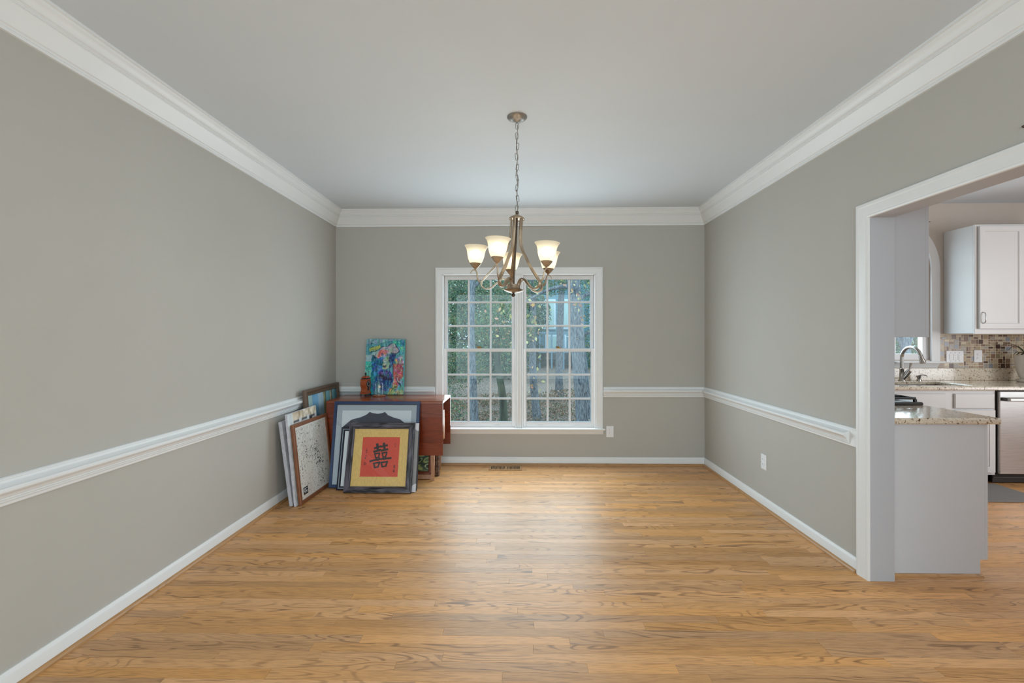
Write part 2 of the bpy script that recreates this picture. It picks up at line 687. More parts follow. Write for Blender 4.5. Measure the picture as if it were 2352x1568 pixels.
for k_w, (xw, rzw, lab) in enumerate(((XL, R(90), 'white window casing added around the left fill light behind the camera'), (XR, R(-90), 'white window casing added around the right fill light behind the camera'))):
    tw = thing('window_%d' % (3 + k_w), lab, None, (xw, -1.8, 0), (0, 0, rzw), world=False, kind='structure')  # made-up casing framing a side fill light, no opening in the wall
    MB().ring([(0, .012), (.02, .02), (.08, .014), (.09, .006)], -1.2, 1.2, .6, 2.5).build('casing', TRIM, tw)
struct('ceiling', MB().box(XL - T, XR + 0.07, YF - T, YB + T, ZC, ZC + 0.1), CEIL, 'smooth white dining room ceiling')
# kitchen shell
mb = MB()
AX, AR, SZ = 3.935, 0.585, 2.135                      # arched window: centre, outer radius, spring line
hx0, hx1, hz0 = AX - 0.50, AX + 0.50, 1.15
mb.box(XK, hx0, YB, YB + T, 0, KZ)
mb.box(hx1, KX1 + T, YB, YB + T, 0, KZ)
mb.box(hx0, hx1, YB, YB + T, 0, hz0)
mb.box(hx0, hx1, YB, YB + T, SZ + 0.505, KZ)
for sgn in (-1, 1):
    pts = [(AX + sgn * 0.5 * math.cos(R(a)), SZ + 0.5 * math.sin(R(a))) for a in range(0, 91, 9)] + [(AX, SZ + 0.51), (AX + sgn * 0.5, SZ + 0.51)]
    n = len(pts)
    for k in range(10):
        quad = [pts[k], pts[k + 1], (pts[k + 1][0], SZ + 0.51), (pts[k][0], SZ + 0.51)]
        mb.prism(quad, YB, YB + T)
wkb = struct('wall_kitchen_back', mb, KWALL, 'beige kitchen wall with the arched window and mosaic tiles')
struct('wall_kitchen_right', MB().box(KX1, KX1 + T, YF, YB, 0, KZ), KWALL, 'beige far side wall of the kitchen')
struct('ceiling_kitchen', MB().box(XR + 0.07, KX1 + T, YF - T, YB + T, KZ, KZ + 0.1), CEIL, 'white kitchen ceiling')

# ------------------------------------------------------------------ mouldings
crown = [(0, -.172), (.013, -.172), (.015, -.160), (.010, -.155), (.014, -.150), (.022, -.146), (.026, -.138), (.058, -.080), (.064, -.074), (.060, -.068),
         (.066, -.064), (.066, -.058), (.074, -.054), (.078, -.044), (.088, -.032), (.098, -.024), (.102, -.014), (.110, -.012), (.110, 0), (0, 0)]


def trim_run(name, prof, p0, p1, nrm, m0, m1, mat, label, parent=None, smooth=25):
    return struct(name, MB().moulding(prof, p0, p1, nrm, m0, m1), mat, label, parent, smooth)


trim_run('trim_1', crown, (XL, YF, ZC), (XL, YB, ZC), (1, 0, 0), 0, 1, TRIM, 'white crown moulding along the left wall')
trim_run('trim_2', crown, (XL, YB, ZC), (XR, YB, ZC), (0, -1, 0), 1, 1, TRIM, 'white crown moulding along the window wall')
trim_run('trim_3', crown, (XR, YB, ZC), (XR, YF, ZC), (-1, 0, 0), 1, 0, TRIM, 'white crown moulding along the right wall')

board = [(0, .744), (.010, .744), (.013, .748), (.013, .846), (.016, .849), (.014, .853), (.008, .857), (0, .857)]
nose = [(.012, .758), (.018, .759), (.021, .764), (.018, .768), (.023, .770), (.025, .775), (.022, .778), (.027, .782), (.030, .790), (.036, .797), (.045, .802),
        (.049, .808), (.049, .816), (.045, .822), (.030, .826), (.020, .832), (.012, .836)]


def chair_rail(name, p0, p1, nrm, m0, m1, label, q0=None, q1=None):
    o = trim_run(name, board, p0, p1, nrm, m0, m1, TRIM, label)
    trim_run('moulding', nose, q0 or p0, q1 or p1, nrm, m0, m1 if q1 is None else 0, TRIM, None, o)


chair_rail('trim_4', (XL, YF, 0), (XL, YB, 0), (1, 0, 0), 0, 1, 'white chair rail along the left wall')
chair_rail('trim_5', (XL, YB, 0), (-0.936, YB, 0), (0, -1, 0), 1, 0, 'short white chair rail between left corner and window')
chair_rail('trim_6', (0.906, YB, 0), (XR, YB, 0), (0, -1, 0), 0, 1, 'white chair rail between window and right corner')
chair_rail('trim_7', (XR, YB, 0), (XR, 2.742, 0), (-1, 0, 0), 1, 0, 'white chair rail on the right wall ending at the kitchen opening', q1=(XR, 2.80, 0))

base = [(0, .0), (.014, .0), (.014, .066), (.011, .074), (.008, .080), (.006, .086), (0, .086)]
shoe = [(.014, 0), (.031, 0), (.0305, .006), (.028, .012), (.024, .016), (.019, .019), (.014, .020)]


def baseboard(name, p0, p1, nrm, m0, m1, label, mat):
    o = trim_run(name, base, p0, p1, nrm, m0, m1, TRIM, label)
    trim_run('shoe_moulding', shoe, p0, p1, nrm, m0, m1, mat, None, o)['label'] = 'oak shoe moulding'


baseboard('baseboard_left', (XL, YF, 0), (XL, YB, 0), (1, 0, 0), 0, 1, 'white baseboard along the left wall with oak shoe', OAK_SHOE)
baseboard('baseboard_back', (XL, YB, 0), (XR, YB, 0), (0, -1, 0), 1, 1, 'white baseboard under the window with oak shoe', OAK_SHOEX)
baseboard('baseboard_right', (XR, YB, 0), (XR, 2.742, 0), (-1, 0, 0), 1, 0, 'white baseboard along the right wall with oak shoe', OAK_SHOE)

# cased opening to the kitchen (wall plane X = XR, facing -X; local x runs towards -Y)
cas = [(0, .012), (.004, .019), (.020, .021), (.026, .017), (.060, .015), (.072, .012), (.078, .014), (.086, .011), (.088, .006)]
op = thing('trim_8', 'white casing and jamb of the wide kitchen opening', None, (XR, 2.74, 0), (0, 0, R(-90)), world=False, kind='structure')
MB().ring(cas, 0.0, 1.33, 0.0, 2.178, open_bottom=True).build('casing', TRIM, op, smooth=20)
JAMB = pm('jamb_grey', (184, 185, 190), rough=0.45, var=0.01, scale=4)  # greyer than the white casing, also used on the near wall cabinet
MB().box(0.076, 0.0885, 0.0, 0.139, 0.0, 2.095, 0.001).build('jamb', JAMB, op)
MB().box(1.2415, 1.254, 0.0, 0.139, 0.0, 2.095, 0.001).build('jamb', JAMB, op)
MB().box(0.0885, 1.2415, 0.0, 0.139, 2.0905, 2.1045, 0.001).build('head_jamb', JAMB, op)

# ------------------------------------------------------------------ dining window
w1 = thing('window_1', 'white double hung double window with divided lites looking onto woods', None, (0, YB, 0), kind='structure')
wl = lambda mb_, n_, m_, par=w1, sm=0: mb_.build(n_, m_, par, sm, off=(0, YB, 0) if par is w1 else None)
mb = MB()
prof = [(0, .010), (.004, .018), (.018, .020), (.024, .016), (.056, .014), (.066, .011), (.072, .013), (.078, .010)]
pr = MB().ring(prof, -0.934, 0.904, 0.402, 2.166, open_bottom=True)
pr.v = [(a, b + YB, c) for a, b, c in pr.v]
wl(pr, 'casing', TRIM, sm=20)
wl(MB().box(-0.955, 0.925, YB - 0.045, YB + 0.03, 0.384, 0.404, 0.005), 'stool', TRIM)
mb = MB().moulding([(0, .337), (.006, .337), (.010, .343), (.016, .360), (.022, .374), (.024, .384), (0, .384)], (-0.935, YB, 0), (0.905, YB, 0), (0, -1, 0))
wl(mb, 'apron', TRIM, sm=25)
# jamb liners and centre mullion
mb = MB().box(WX0 - .001, WX0 + .012, YB - .004, YB + .15, WZ0, WZ1)
mb.box(WX1 - .012, WX1 + .001, YB - .004, YB + .15, WZ0, WZ1)
mb.box(WX0, WX1, YB - .004, YB + .15, WZ1 - .014, WZ1 + .001)
mb.box(WX0, WX1, YB - .0, YB + .16, WZ0 - .02, WZ0 + .004)
wl(mb, 'jamb_liner', SASH)
mb = MB().box(-0.0595, 0.0325, YB + .002, YB + .15, WZ0, WZ1 - .014)
mb.box(-0.034, 0.008, YB - .010, YB + .004, WZ0, WZ1 - .012, .003)
mb.box(-0.048, -0.040, YB - .004, YB + .004, WZ0, WZ1 - .014, .002)
mb.box(0.014, 0.022, YB - .004, YB + .004, WZ0, WZ1 - .014, .002)
wl(mb, 'mullion', TRIM)
BRASS = pm('aged_brass', (150, 112, 60), rough=0.35, metal=0.9, var=0.15, scale=60)


def sash(x0, x1, z0, z1, yf, stile, top, bot, lock):
    s = MB()
    d = .035
    s.box(x0, x0 + stile, yf, yf + d, z0, z1, .003)
    s.box(x1 - stile, x1, yf, yf + d, z0, z1, .003)
    s.box(x0 + stile - .001, x1 - stile + .001, yf, yf + d, z1 - top, z1, .003)
    s.box(x0 + stile - .001, x1 - stile + .001, yf, yf + d, z0, z0 + bot, .003)
    so = s.build('sash', SASH, w1, off=(0, YB, 0))
    gx0, gx1, gz0, gz1 = x0 + stile, x1 - stile, z0 + bot, z1 - top
    m = .022
    cw = (gx1 - gx0 - 2 * m) / 3
    rh = (gz1 - gz0 - 2 * m) / 3
    for k in (1, 2):
        xx = gx0 + k * cw + (k - 1) * m
        MB().box(xx, xx + m, yf + .004, yf + .030, gz0, gz1, .006).build('muntin', SASH, so, off=(0, YB, 0))
        zz = gz0 + k * rh + (k - 1) * m
        MB().box(gx0, gx1, yf + .006, yf + .028, zz, zz + m, .006).build('muntin', SASH, so, off=(0, YB, 0))
    for i in range(3):
        for j in range(3):
            a = gx0 + i * (cw + m)
            b = gz0 + j * (rh + m)
            MB().box(a - .003, a + cw + .003, yf + .015, yf + .019, b - .003, b + rh + .003).build('pane', GLASS, so, off=(0, YB, 0))
    if lock:
        c = (x0 + x1) / 2
        q = MB().box(c - .028, c + .028, yf + .004, yf + .030, z1, z1 + .008, .002)
        q.lathe([(.012, 0), (.012, .012), (.006, .018)], 12, (c, yf + .018, z1 + .006))
        q.tube([(c - .004, yf + .016, z1 + .016), (c - .020, yf + .010, z1 + .020), (c - .034, yf + .008, z1 + .016)], [.005, .005, .003])
        q.build('sash_lock', BRASS, so, 30, off=(0, YB, 0))
        for dx in (-.2, .2):
            MB().box(c + dx - .03, c + dx + .03, yf - .005, yf + .002, z0 + .018, z0 + .024, .002).build('finger_lift', SASH, so, off=(0, YB, 0))


for (a, b) in ((-0.844, -0.0595), (0.0325, 0.813)):
    sash(a, b, 1.238, WZ1 - .014, YB + .055, .036, .044, .036, False)
    sash(a, b, WZ0 + .004, 1.275, YB + .016, .036, .036, .060, True)

# outlets and switch plates
SLOT = pm('slot_dark', (70, 68, 66), rough=0.6)


def duplex(name, label, loc, rz, w=.081, h=.124):
    t = thing(name, label, 'outlet', loc, (0, 0, rz), group='wall outlets', world=False)
    MB().box(-w / 2, w / 2, -.006, 0, -h / 2, h / 2, .003).build('plate', PLASTIC, t)
    for s_ in (-1, 1):
        q = MB().box(-.017, .017, -.009, -.005, s_ * .020 - .014, s_ * .020 + .014, .003).build('receptacle', PLASTIC, t)
        for dx in (-.0065, .0065):
            MB().box(dx - .0012, dx + .0012, -.0095, -.0085, s_ * .020 - .002, s_ * .020 + .007).build('slot', SLOT, q)
        MB().lathe([(.0026, 0), (.0026, .001)], 8).build('ground_hole', SLOT, q).rotation_euler = (0, 0, 0)
        q.children[-1].location = (0, -.0092, s_ * .020 - .008)
        q.children[-1].rotation_euler = (R(90), 0, 0)
    return t


duplex('wall_outlet', 'white outlet on the window wall, right below the window sill', (0.98, YB, .366), 0)
duplex('wall_outlet', 'white outlet on the right wall below the chair rail', (XR, 3.79, .372), R(-90))

# floor register
reg = thing('floor_register', 'oak floor register with dark slots in front of the window wall', 'floor vent', (-0.16, 4.865, 0))
REGW = wood('register_oak', (118, 82, 48), (180, 138, 92), rough=0.4, axis='X', scale=9)
ry0, ry1, rx0, rx1 = 4.785, 4.945, -0.335, 0.015
mb = MB().box(rx0, rx1, ry0, ry0 + .024, .0005, .008, .002)
mb.box(rx0, rx1, ry1 - .024, ry1, .0005, .008, .002)
mb.box(rx0, rx0 + .024, ry0 + .024, ry1 - .024, .0005, .008)
mb.box(rx1 - .024, rx1, ry0 + .024, ry1 - .024, .0005, .008)
mb.build('frame', REGW, reg)
MB().box(rx0 + .02, rx1 - .02, ry0 + .02, ry1 - .02, .0003, .0012).build('duct_opening', pm('duct_black', (14, 12, 11), rough=.9), reg)
ns = 23
pitch = (rx1 - rx0 - .048) / ns
for k in range(ns - 1):
    xx = rx0 + .024 + (k + 1) * pitch
    wd = .0032 if k != 11 else .008
    MB().box(xx - wd, xx + wd, ry0 + .023, ry1 - .023, .001, .0075).build('slat', REGW, reg)

# ------------------------------------------------------------------ chandelier
CH = (-0.019, 2.863, ZC)
METAL = pm('antique_bronze', (190, 174, 152), rough=0.40, metal=0.8, var=0.25, scale=9, dark=(122, 104, 86))
METALD = pm('dark_bronze', (92, 80, 70), rough=0.3, metal=0.85, var=0.2, scale=12)
NICKEL = pm('brushed_nickel', (168, 165, 160), rough=0.35, metal=0.9, var=0.08, scale=12)
ch = thing('chandelier', 'five light bronze chandelier with frosted glass shades hanging from a chain', 'chandelier', CH, (0, 0, 0), world=False)
dz = lambda p: [(r, z - ZC) for r, z in p]
MB().lathe(dz([(.062, ZC - .0005), (.063, ZC - .006), (.056, ZC - .014), (.036, ZC - .024), (.016, ZC - .030), (.012, ZC - .034), (.008, ZC - .036)]), 32).build('canopy', NICKEL, ch, 40)
MB().tube([(0, 0, -.036), (0, 0, -.045)], .004).build('canopy_loop', NICKEL, ch)
# chain links
zt, zb = -.040, 2.196 - ZC
nl = 17
lp = (zt - zb) / nl
lh = lp * 1.32 / 2
lw = .0085
pts = []
for k in range(16):
    a = 2 * math.pi * k / 16
    cx, sz_ = math.cos(a), math.sin(a)
    pts.append((lw * cx, 0, (lh - lw) * (1 if sz_ >= 0 else -1) + lw * sz_))
lm = MB().tube(pts, .0019, 6, closed=True)
l0 = None
for k in range(nl):
    zc_ = zt - (k + .5) * lp
    if l0 is None:
        l0 = lm.build('chain_link', NICKEL, ch, 60)
        o = l0
    else:
        o = copy_obj(l0, ch)
    o.location = (.003 * math.sin(k * 1.9), .002 * math.cos(k * 1.3), zc_)
    o.rotation_euler = (R(4 * math.sin(k * 2.3)), R(9 * math.sin(k * 1.7)), R(75 * (k % 2) + 25 * math.sin(k * 2.7) + 10))
cordp = [(.004 * math.sin(k * .9), .004 * math.cos(k * 1.1) + .002, zt - k * (zt - zb) / 24) for k in range(25)]
MB().tube(cordp, .0016, 6).build('cord', METALD, ch, 60)
MB().lathe(dz([(.003, 2.200), (.009, 2.195), (.011, 2.187), (.009, 2.180), (.004, 2.176)]), 16).build('top_knob', METALD, ch, 60)
MB().lathe(dz([(.006, 2.178), (.020, 2.170), (.040, 2.160), (.049, 2.152), (.050, 2.147), (.048, 2.144), (.047, 2.148), (.004, 2.150)]), 32).build('cap', METAL, ch, 40)
MB().lathe(dz([(.034, 1.736), (.041, 1.734), (.042, 1.716), (.044, 1.710), (.062, 1.703), (.064, 1.700), (.060, 1.696), (.042, 1.688), (.022, 1.682), (.006, 1.680)]), 32).build('base_bowl', METAL, ch, 35)
MB().lathe(dz([(.005, 1.682), (.006, 1.678), (.011, 1.674), (.013, 1.668), (.011, 1.661), (.004, 1.657)]), 16).build('finial', METALD, ch, 60)
MB().tube([(0, 0, 2.15 - ZC), (0, 0, 1.73 - ZC)], .006, 10).build('centre_rod', METALD, ch, 60)
sp = [(.036, 2.152), (.036, 2.06), (.041, 2.0), (.054, 1.955), (.086, 1.905), (.124, 1.847), (.172, 1.79), (.200, 1.757), (.209, 1.735), (.200, 1.714), (.175, 1.703),
      (.145, 1.710), (.115, 1.735), (.092, 1.758), (.072, 1.768), (.054, 1.763), (.043, 1.746), (.040, 1.728)]
sc_ = [(.207, 1.742), (.222, 1.748), (.235, 1.768), (.239, 1.795), (.247, 1.815), (.262, 1.820), (.275, 1.812), (.282, 1.798)]
SHADE, snt, sb = newmat('frosted_cream_glass')
sb.inputs['Base Color'].default_value = lin((247, 240, 222))
sb.inputs['Roughness'].default_value = 0.35
sno = N(snt, 'ShaderNodeTexNoise')
sno.inputs['Scale'].default_value = 6
srp = N(snt, 'ShaderNodeValToRGB')
srp.color_ramp.elements[0].color = lin((250, 238, 208))
srp.color_ramp.elements[1].color = lin((252, 244, 226))
L(snt, sno, 'Fac', srp, 'Fac')
L(snt, srp, 'Color', sb, 'Base Color')
stl = N(snt, 'ShaderNodeBsdfTranslucent')
L(snt, srp, 'Color', stl, 'Color')
smx = N(snt, 'ShaderNodeMixShader')
smx.inputs[0].default_value = 0.28
L(snt, sb, 'BSDF', smx, 1)
L(snt, stl, 'BSDF', smx, 2)
srf = N(snt, 'ShaderNodeBsdfRefraction')
srf.inputs['Roughness'].default_value = 0.55
srf.inputs['IOR'].default_value = 1.12
L(snt, srp, 'Color', srf, 'Color')
smx2 = N(snt, 'ShaderNodeMixShader')
smx2.inputs[0].default_value = 0.22
L(snt, smx, 'Shader', smx2, 1)
L(snt, srf, 'BSDF', smx2, 2)
L(snt, smx2, 'Shader', snt.nodes['Material Output'], 'Surface')
BULB, bnt, bb = newmat('glowing_bulb')
bb.inputs['Base Color'].default_value = (1, 1, 1, 1)
bb.inputs['Emission Color'].default_value = (1.0, 0.92, 0.80, 1)
bb.inputs['Emission Strength'].default_value = 10.0
LR = .252
for k, ang in enumerate((-113, -41, 30, 97, 173)):
    a = R(ang)
    c, s = math.cos(a), math.sin(a)
    pt = lambda q: (q[0] * c, q[0] * s, q[1] - ZC)
    side = (-s, c, 0)
    ar = MB().strap(cat_rom([pt(q) for q in sp], 5), side, .0115, .0052, 12).build('arm', METAL, ch, 50)
    sr = [.0062 - .0034 * (i / 42.0) for i in range(43)]
    path = cat_rom([pt(q) for q in sc_], 6)
    MB().tube(path, sr[:len(path)], 8).build('scroll', METAL, ar, 60)
    cx, cy = LR * c, LR * s
    cup = MB().lathe(dz([(.004, 1.815), (.006, 1.826), (.010, 1.831), (.016, 1.834), (.026, 1.846), (.034, 1.856), (.0365, 1.860), (.0355, 1.864), (.030, 1.862), (.006, 1.850)]), 24, (cx, cy, 0))
    cup.build('cup', METAL, ar, 40)
    shp = [(.028, 1.858), (.0345, 1.862), (.0415, 1.874), (.0485, 1.893), (.0535, 1.914), (.0562, 1.934), (.0600, 1.952), (.0665, 1.967), (.0745, 1.978), (.0755, 1.9795)]
    shp = [(r_, 1.862 + (z_ - 1.862) * .93) for r_, z_ in shp]
    MB().lathe(dz(shp), 32, (cx, cy, 0), cap=False).build('shade', SHADE, ar, 60, recalc=False)
    bp = [(.002, 1.8975)] + [(.0285 * math.cos(R(t)), 1.924 + .0265 * math.sin(R(t))) for t in range(-65, 91, 22)]
    bp[-1] = (.001, bp[-1][1])
    MB().lathe(dz(bp), 18, (cx, cy, 0)).build('bulb', BULB, ar, 60)
    MB().lathe(dz([(.012, 1.862), (.012, 1.892), (.009, 1.898)]), 14, (cx, cy, 0)).build('socket', PLASTIC, ar, 60)
# the lamp body hangs a little askew below its chain
tilt = Matrix.Translation((0, 0, 2.19 - ZC)) @ Matrix.Rotation(R(2.7), 4, 'Y') @ Matrix.Translation((0, 0, ZC - 2.19))
for o in list(ch.children):
    if o.name.split('.')[0] in ('canopy', 'canopy_loop', 'chain_link', 'cord'):
        continue
    for q in [o] + list(o.children):
        q.data.transform(tilt)

# ------------------------------------------------------------------ drop leaf table
MAH = wood('mahogany_board', (60, 22, 14), (132, 62, 40), rough=0.28, axis='X', scale=7, rnd='object', contrast=0.7, bump=0.02)
MAHTOP = wood('mahogany_top', (74, 30, 18), (142, 74, 46), rough=0.22, axis='X', scale=7, contrast=0.7, bump=0.02)
LEGW = wood('table_leg_wood', (128, 82, 56), (188, 140, 108), rough=0.4, axis='Z', scale=10, contrast=0.5)
TX0, TX1, TY0, TY1, TZ = -1.88, -0.748, 4.372, 4.862, .785
tb = thing('drop_leaf_table', 'reddish mahogany drop leaf table with both leaves hanging down in the left corner', 'table', (-1.31, 4.62, 0))
prof_t = [(TY0, TZ - .024), (TY0 + .001, TZ - .010), (TY0 + .007, TZ - .002), (TY0 + .016, TZ), (TY1 - .016, TZ), (TY1 - .007, TZ - .002), (TY1 - .001, TZ - .010), (TY1, TZ - .024)]
MB().prism(prof_t, TX0, TX1, 'YZ').build('tabletop', MAHTOP, tb, 30)
for (ya, yb) in ((TY0 - .001, TY0 + .018), (TY1 - .018, TY1 + .001)):
    core = MB().box(TX0 + .002, TX1 - .002, ya + .002, yb - .002, .266, TZ - .026).build('leaf', MAHTOP, tb)
    zs = [.262, .385, .50, .625, TZ - .026]
    for k in range(4):
        MB().box(TX0, TX1, ya, yb, zs[k] + .0004, zs[k + 1] - .0004, .0012).build('board', MAH, core)
mb = MB().box(TX0 + .08, TX1 - .085, 4.425, 4.445, .665, TZ - .024)
mb.box(TX0 + .08, TX1 - .085, 4.79, 4.81, .665, TZ - .024)
mb.box(TX0 + .08, TX0 + .10, 4.445, 4.79, .665, TZ - .024)
mb.box(TX1 - .105, TX1 - .085, 4.445, 4.79, .665, TZ - .024)
mb.build('apron', LEGW, tb)
for (lx, ly) in ((-.856, 4.437), (-.856, 4.805), (-1.775, 4.437), (-1.775, 4.805)):
    vs = []
    for z, h in ((0, .0125), (.14, .0145), (.143, .016), (.665, .019), (TZ - .024, .019)):
        vs += [(lx - h, ly - h, z), (lx + h, ly - h, z), (lx + h, ly + h, z), (lx - h, ly + h, z)]
    fs = [(3, 2, 1, 0), (16, 17, 18, 19)]
    for j in range(4):
        fs += [(j * 4 + a, j * 4 + (a + 1) % 4, j * 4 + 4 + (a + 1) % 4, j * 4 + 4 + a) for a in range(4)]
    MB().add(vs, fs).build('leg', LEGW, tb)
MB().prism([(4.60, .66), (4.60, .40), (4.625, .36), (4.655, .37), (4.67, .42), (4.65, .66)], TX1 - .055, TX1 - .03, 'YZ').build('leaf_support', LEGW, tb)

# ------------------------------------------------------------------ pictures
rng = np.random.default_rng(5)


def vnoise(U, V, fx, fy, seed=0):
    r = np.random.default_rng(seed)
    G = r.random((64, 64))
    x, y_ = U * fx, V * fy
    xi, yi = np.floor(x).astype(int), np.floor(y_).astype(int)
    tx, ty = x - xi, y_ - yi
    tx, ty = tx * tx * (3 - 2 * tx), ty * ty * (3 - 2 * ty)
    g = lambda a, b: G[a % 64, b % 64]
    return (g(xi, yi) * (1 - tx) + g(xi + 1, yi) * tx) * (1 - ty) + (g(xi, yi + 1) * (1 - tx) + g(xi + 1, yi + 1) * tx) * ty


def inpoly(U, V, poly):
    ins = np.zeros(U.shape, bool)
    n = len(poly)
    for i in range(n):
        (x1, y1), (x2, y2) = poly[i], poly[(i + 1) % n]
        if y1 == y2:
            continue
        c = ((y1 > V) != (y2 > V)) & (U < (x2 - x1) * (V - y1) / (y2 - y1) + x1)
        ins ^= c
    return ins


def nearline(U, V, pts, w):
    d = np.full(U.shape, 9.0)
    for (x1, y1), (x2, y2) in zip(pts[:-1], pts[1:]):
        dx, dy = x2 - x1, y2 - y1
        t = np.clip(((U - x1) * dx + (V - y1) * dy) / (dx * dx + dy * dy + 1e-9), 0, 1)
        d = np.minimum(d, np.hypot(U - x1 - t * dx, V - y1 - t * dy))
    return d < w


def art_grid(w, h, nx, ny, fn, z0=0.0, y=0.0, x0=None):
    U, V = np.meshgrid((np.arange(nx) + .5) / nx, (np.arange(ny) + .5) / ny)
    Cc = np.clip(fn(U, V), 0, 255) / 255.0
    Cc = np.where(Cc <= 0.04045, Cc / 12.92, ((Cc + 0.055) / 1.055) ** 2.4)
    x0 = -w / 2 if x0 is None else x0
    m = MB()
    xs = np.linspace(x0, x0 + w, nx)
    zs = np.linspace(z0, z0 + h, ny)
    m.v = [(float(a), y, float(b)) for b in zs for a in xs]
    m.f = [(j * nx + i, j * nx + i + 1, (j + 1) * nx + i + 1, (j + 1) * nx + i) for j in range(ny - 1) for i in range(nx - 1)]
    m.c = np.concatenate([Cc.reshape(-1, 3), np.ones((nx * ny, 1))], axis=1)
    return m


PRINT = attrmat('painted_canvas', rough=0.5, bump=0.25)
PRINTG = attrmat('print_under_glass', rough=0.12, spec=0.5)
GLAZE = glassmat('picture_glass', (0.97, 0.98, 0.985), 0.9, 0.02)
BACK = pm('backing_board', (120, 92, 66), rough=0.9)


def picture(name, label, w, h, prof, depth, fmat, loc, rz, lean, group='pictures leaning in the corner'):
    th = R(lean)
    t = thing(name, label, 'picture', (loc[0], loc[1], depth * math.sin(th) + .0005), (-th, 0, rz), group=group, world=False)
    if prof:
        MB().ring(prof, -w / 2, w / 2, 0, h, back=depth).build('frame', fmat, t, 25)
        iw = prof[-1][0] - .004
        MB().box(-w / 2 + iw, w / 2 - iw, .010, depth - .003, iw, h - iw).build('backing', BACK, t)
    return t


# 1 framed dark shirt against the table leaf
NAVY = pm('navy_frame_lacquer', (30, 54, 94), rough=0.3, var=0.12, scale=14)
w, h = .822, .795
t = picture('framed_shirt', 'large navy framed shadow box holding a dark shirt, leaning on the table', w, h, [(0, .0), (.002, .003), (.026, .003), (.030, -.002), (.030, -.006)], .032, NAVY,
            (-1.781 + w / 2, 4.188), 0, 10.6)
GREYMAT = pm('grey_mat_board', (176, 186, 196), rough=0.9, var=0.02, scale=30)
WHITEB = pm('white_mat_board', (226, 232, 238), rough=0.9, var=0.015, scale=30)
MB().ring([(0, .0), (.050, .0)], -w / 2 + .029, w / 2 - .029, .029, h - .029 - .006, back=.003).build('mat_board', GREYMAT, t).location = (0, .0042, 0)
MB().box(-w / 2 + .06, w / 2 - .06, .0082, .0096, .06, h - .07).build('inner_board', WHITEB, t)
SHIRT = pm('charcoal_knit', (62, 66, 84), rough=0.95, var=0.1, scale=60, bump=0.3, bscale=400)
jp = [(490, 800), (560, 740), (620, 690), (690, 640), (860, 600), (940, 568), (1010, 535), (1045, 505), (1075, 480), (1130, 503), (1260, 518), (1370, 503), (1415, 480), (1450, 512), (1480, 545), (1620, 600),
      (1760, 635), (1860, 705), (1950, 790), (1880, 920), (1760, 860), (1740, 1700), (760, 1700), (740, 860), (590, 930)]
k_ = .822 / 1930
jx = lambda p: ((p[0] - 1235) * k_, h - (p[1] - 252) * k_ * 1.03)
sh = MB().prism([jx(p) for p in jp], .0015, .0082).build('shirt', SHIRT, t)
MB().tube(cat_rom([(*(jx(p)[0],), .0015, jx(p)[1]) for p in ((1040, 545), (1130, 568), (1250, 575), (1380, 562), (1470, 535))], 4), .0016, 6).build('collar_seam', pm('shirt_seam', (44, 46, 60), rough=.95), sh)
for q in (((700, 650), (800, 720)), ((1750, 640), (1700, 740))):
    MB().tube([(jx(q[0])[0], .0015, jx(q[0])[1]), (jx(q[1])[0], .0015, jx(q[1])[1])], .0014, 6).build('sleeve_seam', pm('shirt_seam', (44, 46, 60), rough=.95), sh)
MB().box(-w / 2 + .026, w / 2 - .026, -.001, .0, .026, h - .026).build('glazing', GLAZE, t)

# 2 dark frame behind the calligraphy
w, h = .737, .565
BLACKN = pm('blue_black_frame', (24, 30, 46), rough=0.3, var=0.15, scale=20)
t = picture('dark_framed_print', 'blue black framed print with a pale mat, between shadow box and red calligraphy', w, h, [(0, .0), (.010, .004), (.028, .001), (.034, -.004)], .020, BLACKN,
            (-1.684 + w / 2, 4.128), 0, 13.6)
MB().ring([(0, .001), (.004, .001)], -w / 2 + .016, w / 2 - .016, .016, h - .016, back=.0).build('silver_bead', pm('silver_bead', (168, 186, 204), rough=.3, metal=.6), t).location = (0, -.0036, 0)
MB().box(-w / 2 + .033, w / 2 - .033, .0055, .0095, .033, h - .033).build('mat_board', WHITEB, t)

# 3 grey frame with cardboard corners
w, h = .60, .612
GREYF = pm('grey_frame', (150, 148, 150), rough=0.5, var=0.08, scale=14)
t = picture('grey_framed_print', 'grey frame with white corner protectors right behind the red calligraphy', w, h, [(0, .0), (.004, .002), (.030, .002), (.034, -.003)], .013, GREYF,
            (-.953 - w / 2, 4.094), 0, 14.4)
MB().box(-w / 2 + .033, w / 2 - .033, .005, .009, .033, h - .033).build('mat_board', WHITEB, t)
CARD = pm('white_cardboard', (222, 222, 230), rough=0.8, var=0.03)
for sx in (-1, 1):
    for zz, sg in ((0, 1), (h, -1)):
        e = w / 2 + .0025
        MB().prism([(sx * e, zz - sg * .0005 if zz else 0.0), (sx * (e - .066), zz - (sg * .0005 if zz else 0)), (sx * (e - .066), zz + sg * .018), (sx * (e - .018), zz + sg * .066), (sx * e, zz + sg * .072)], -.0045, .0142).build('corner_protector', CARD, t)

# 4 red and gold calligraphy
w, h = .612, .622
BARK = pm('rough_charcoal_wood', (62, 60, 72), rough=0.45, var=0.5, scale=26, stretch=(1, 1, 1), bump=1.0, bscale=60, dark=(24, 22, 28))


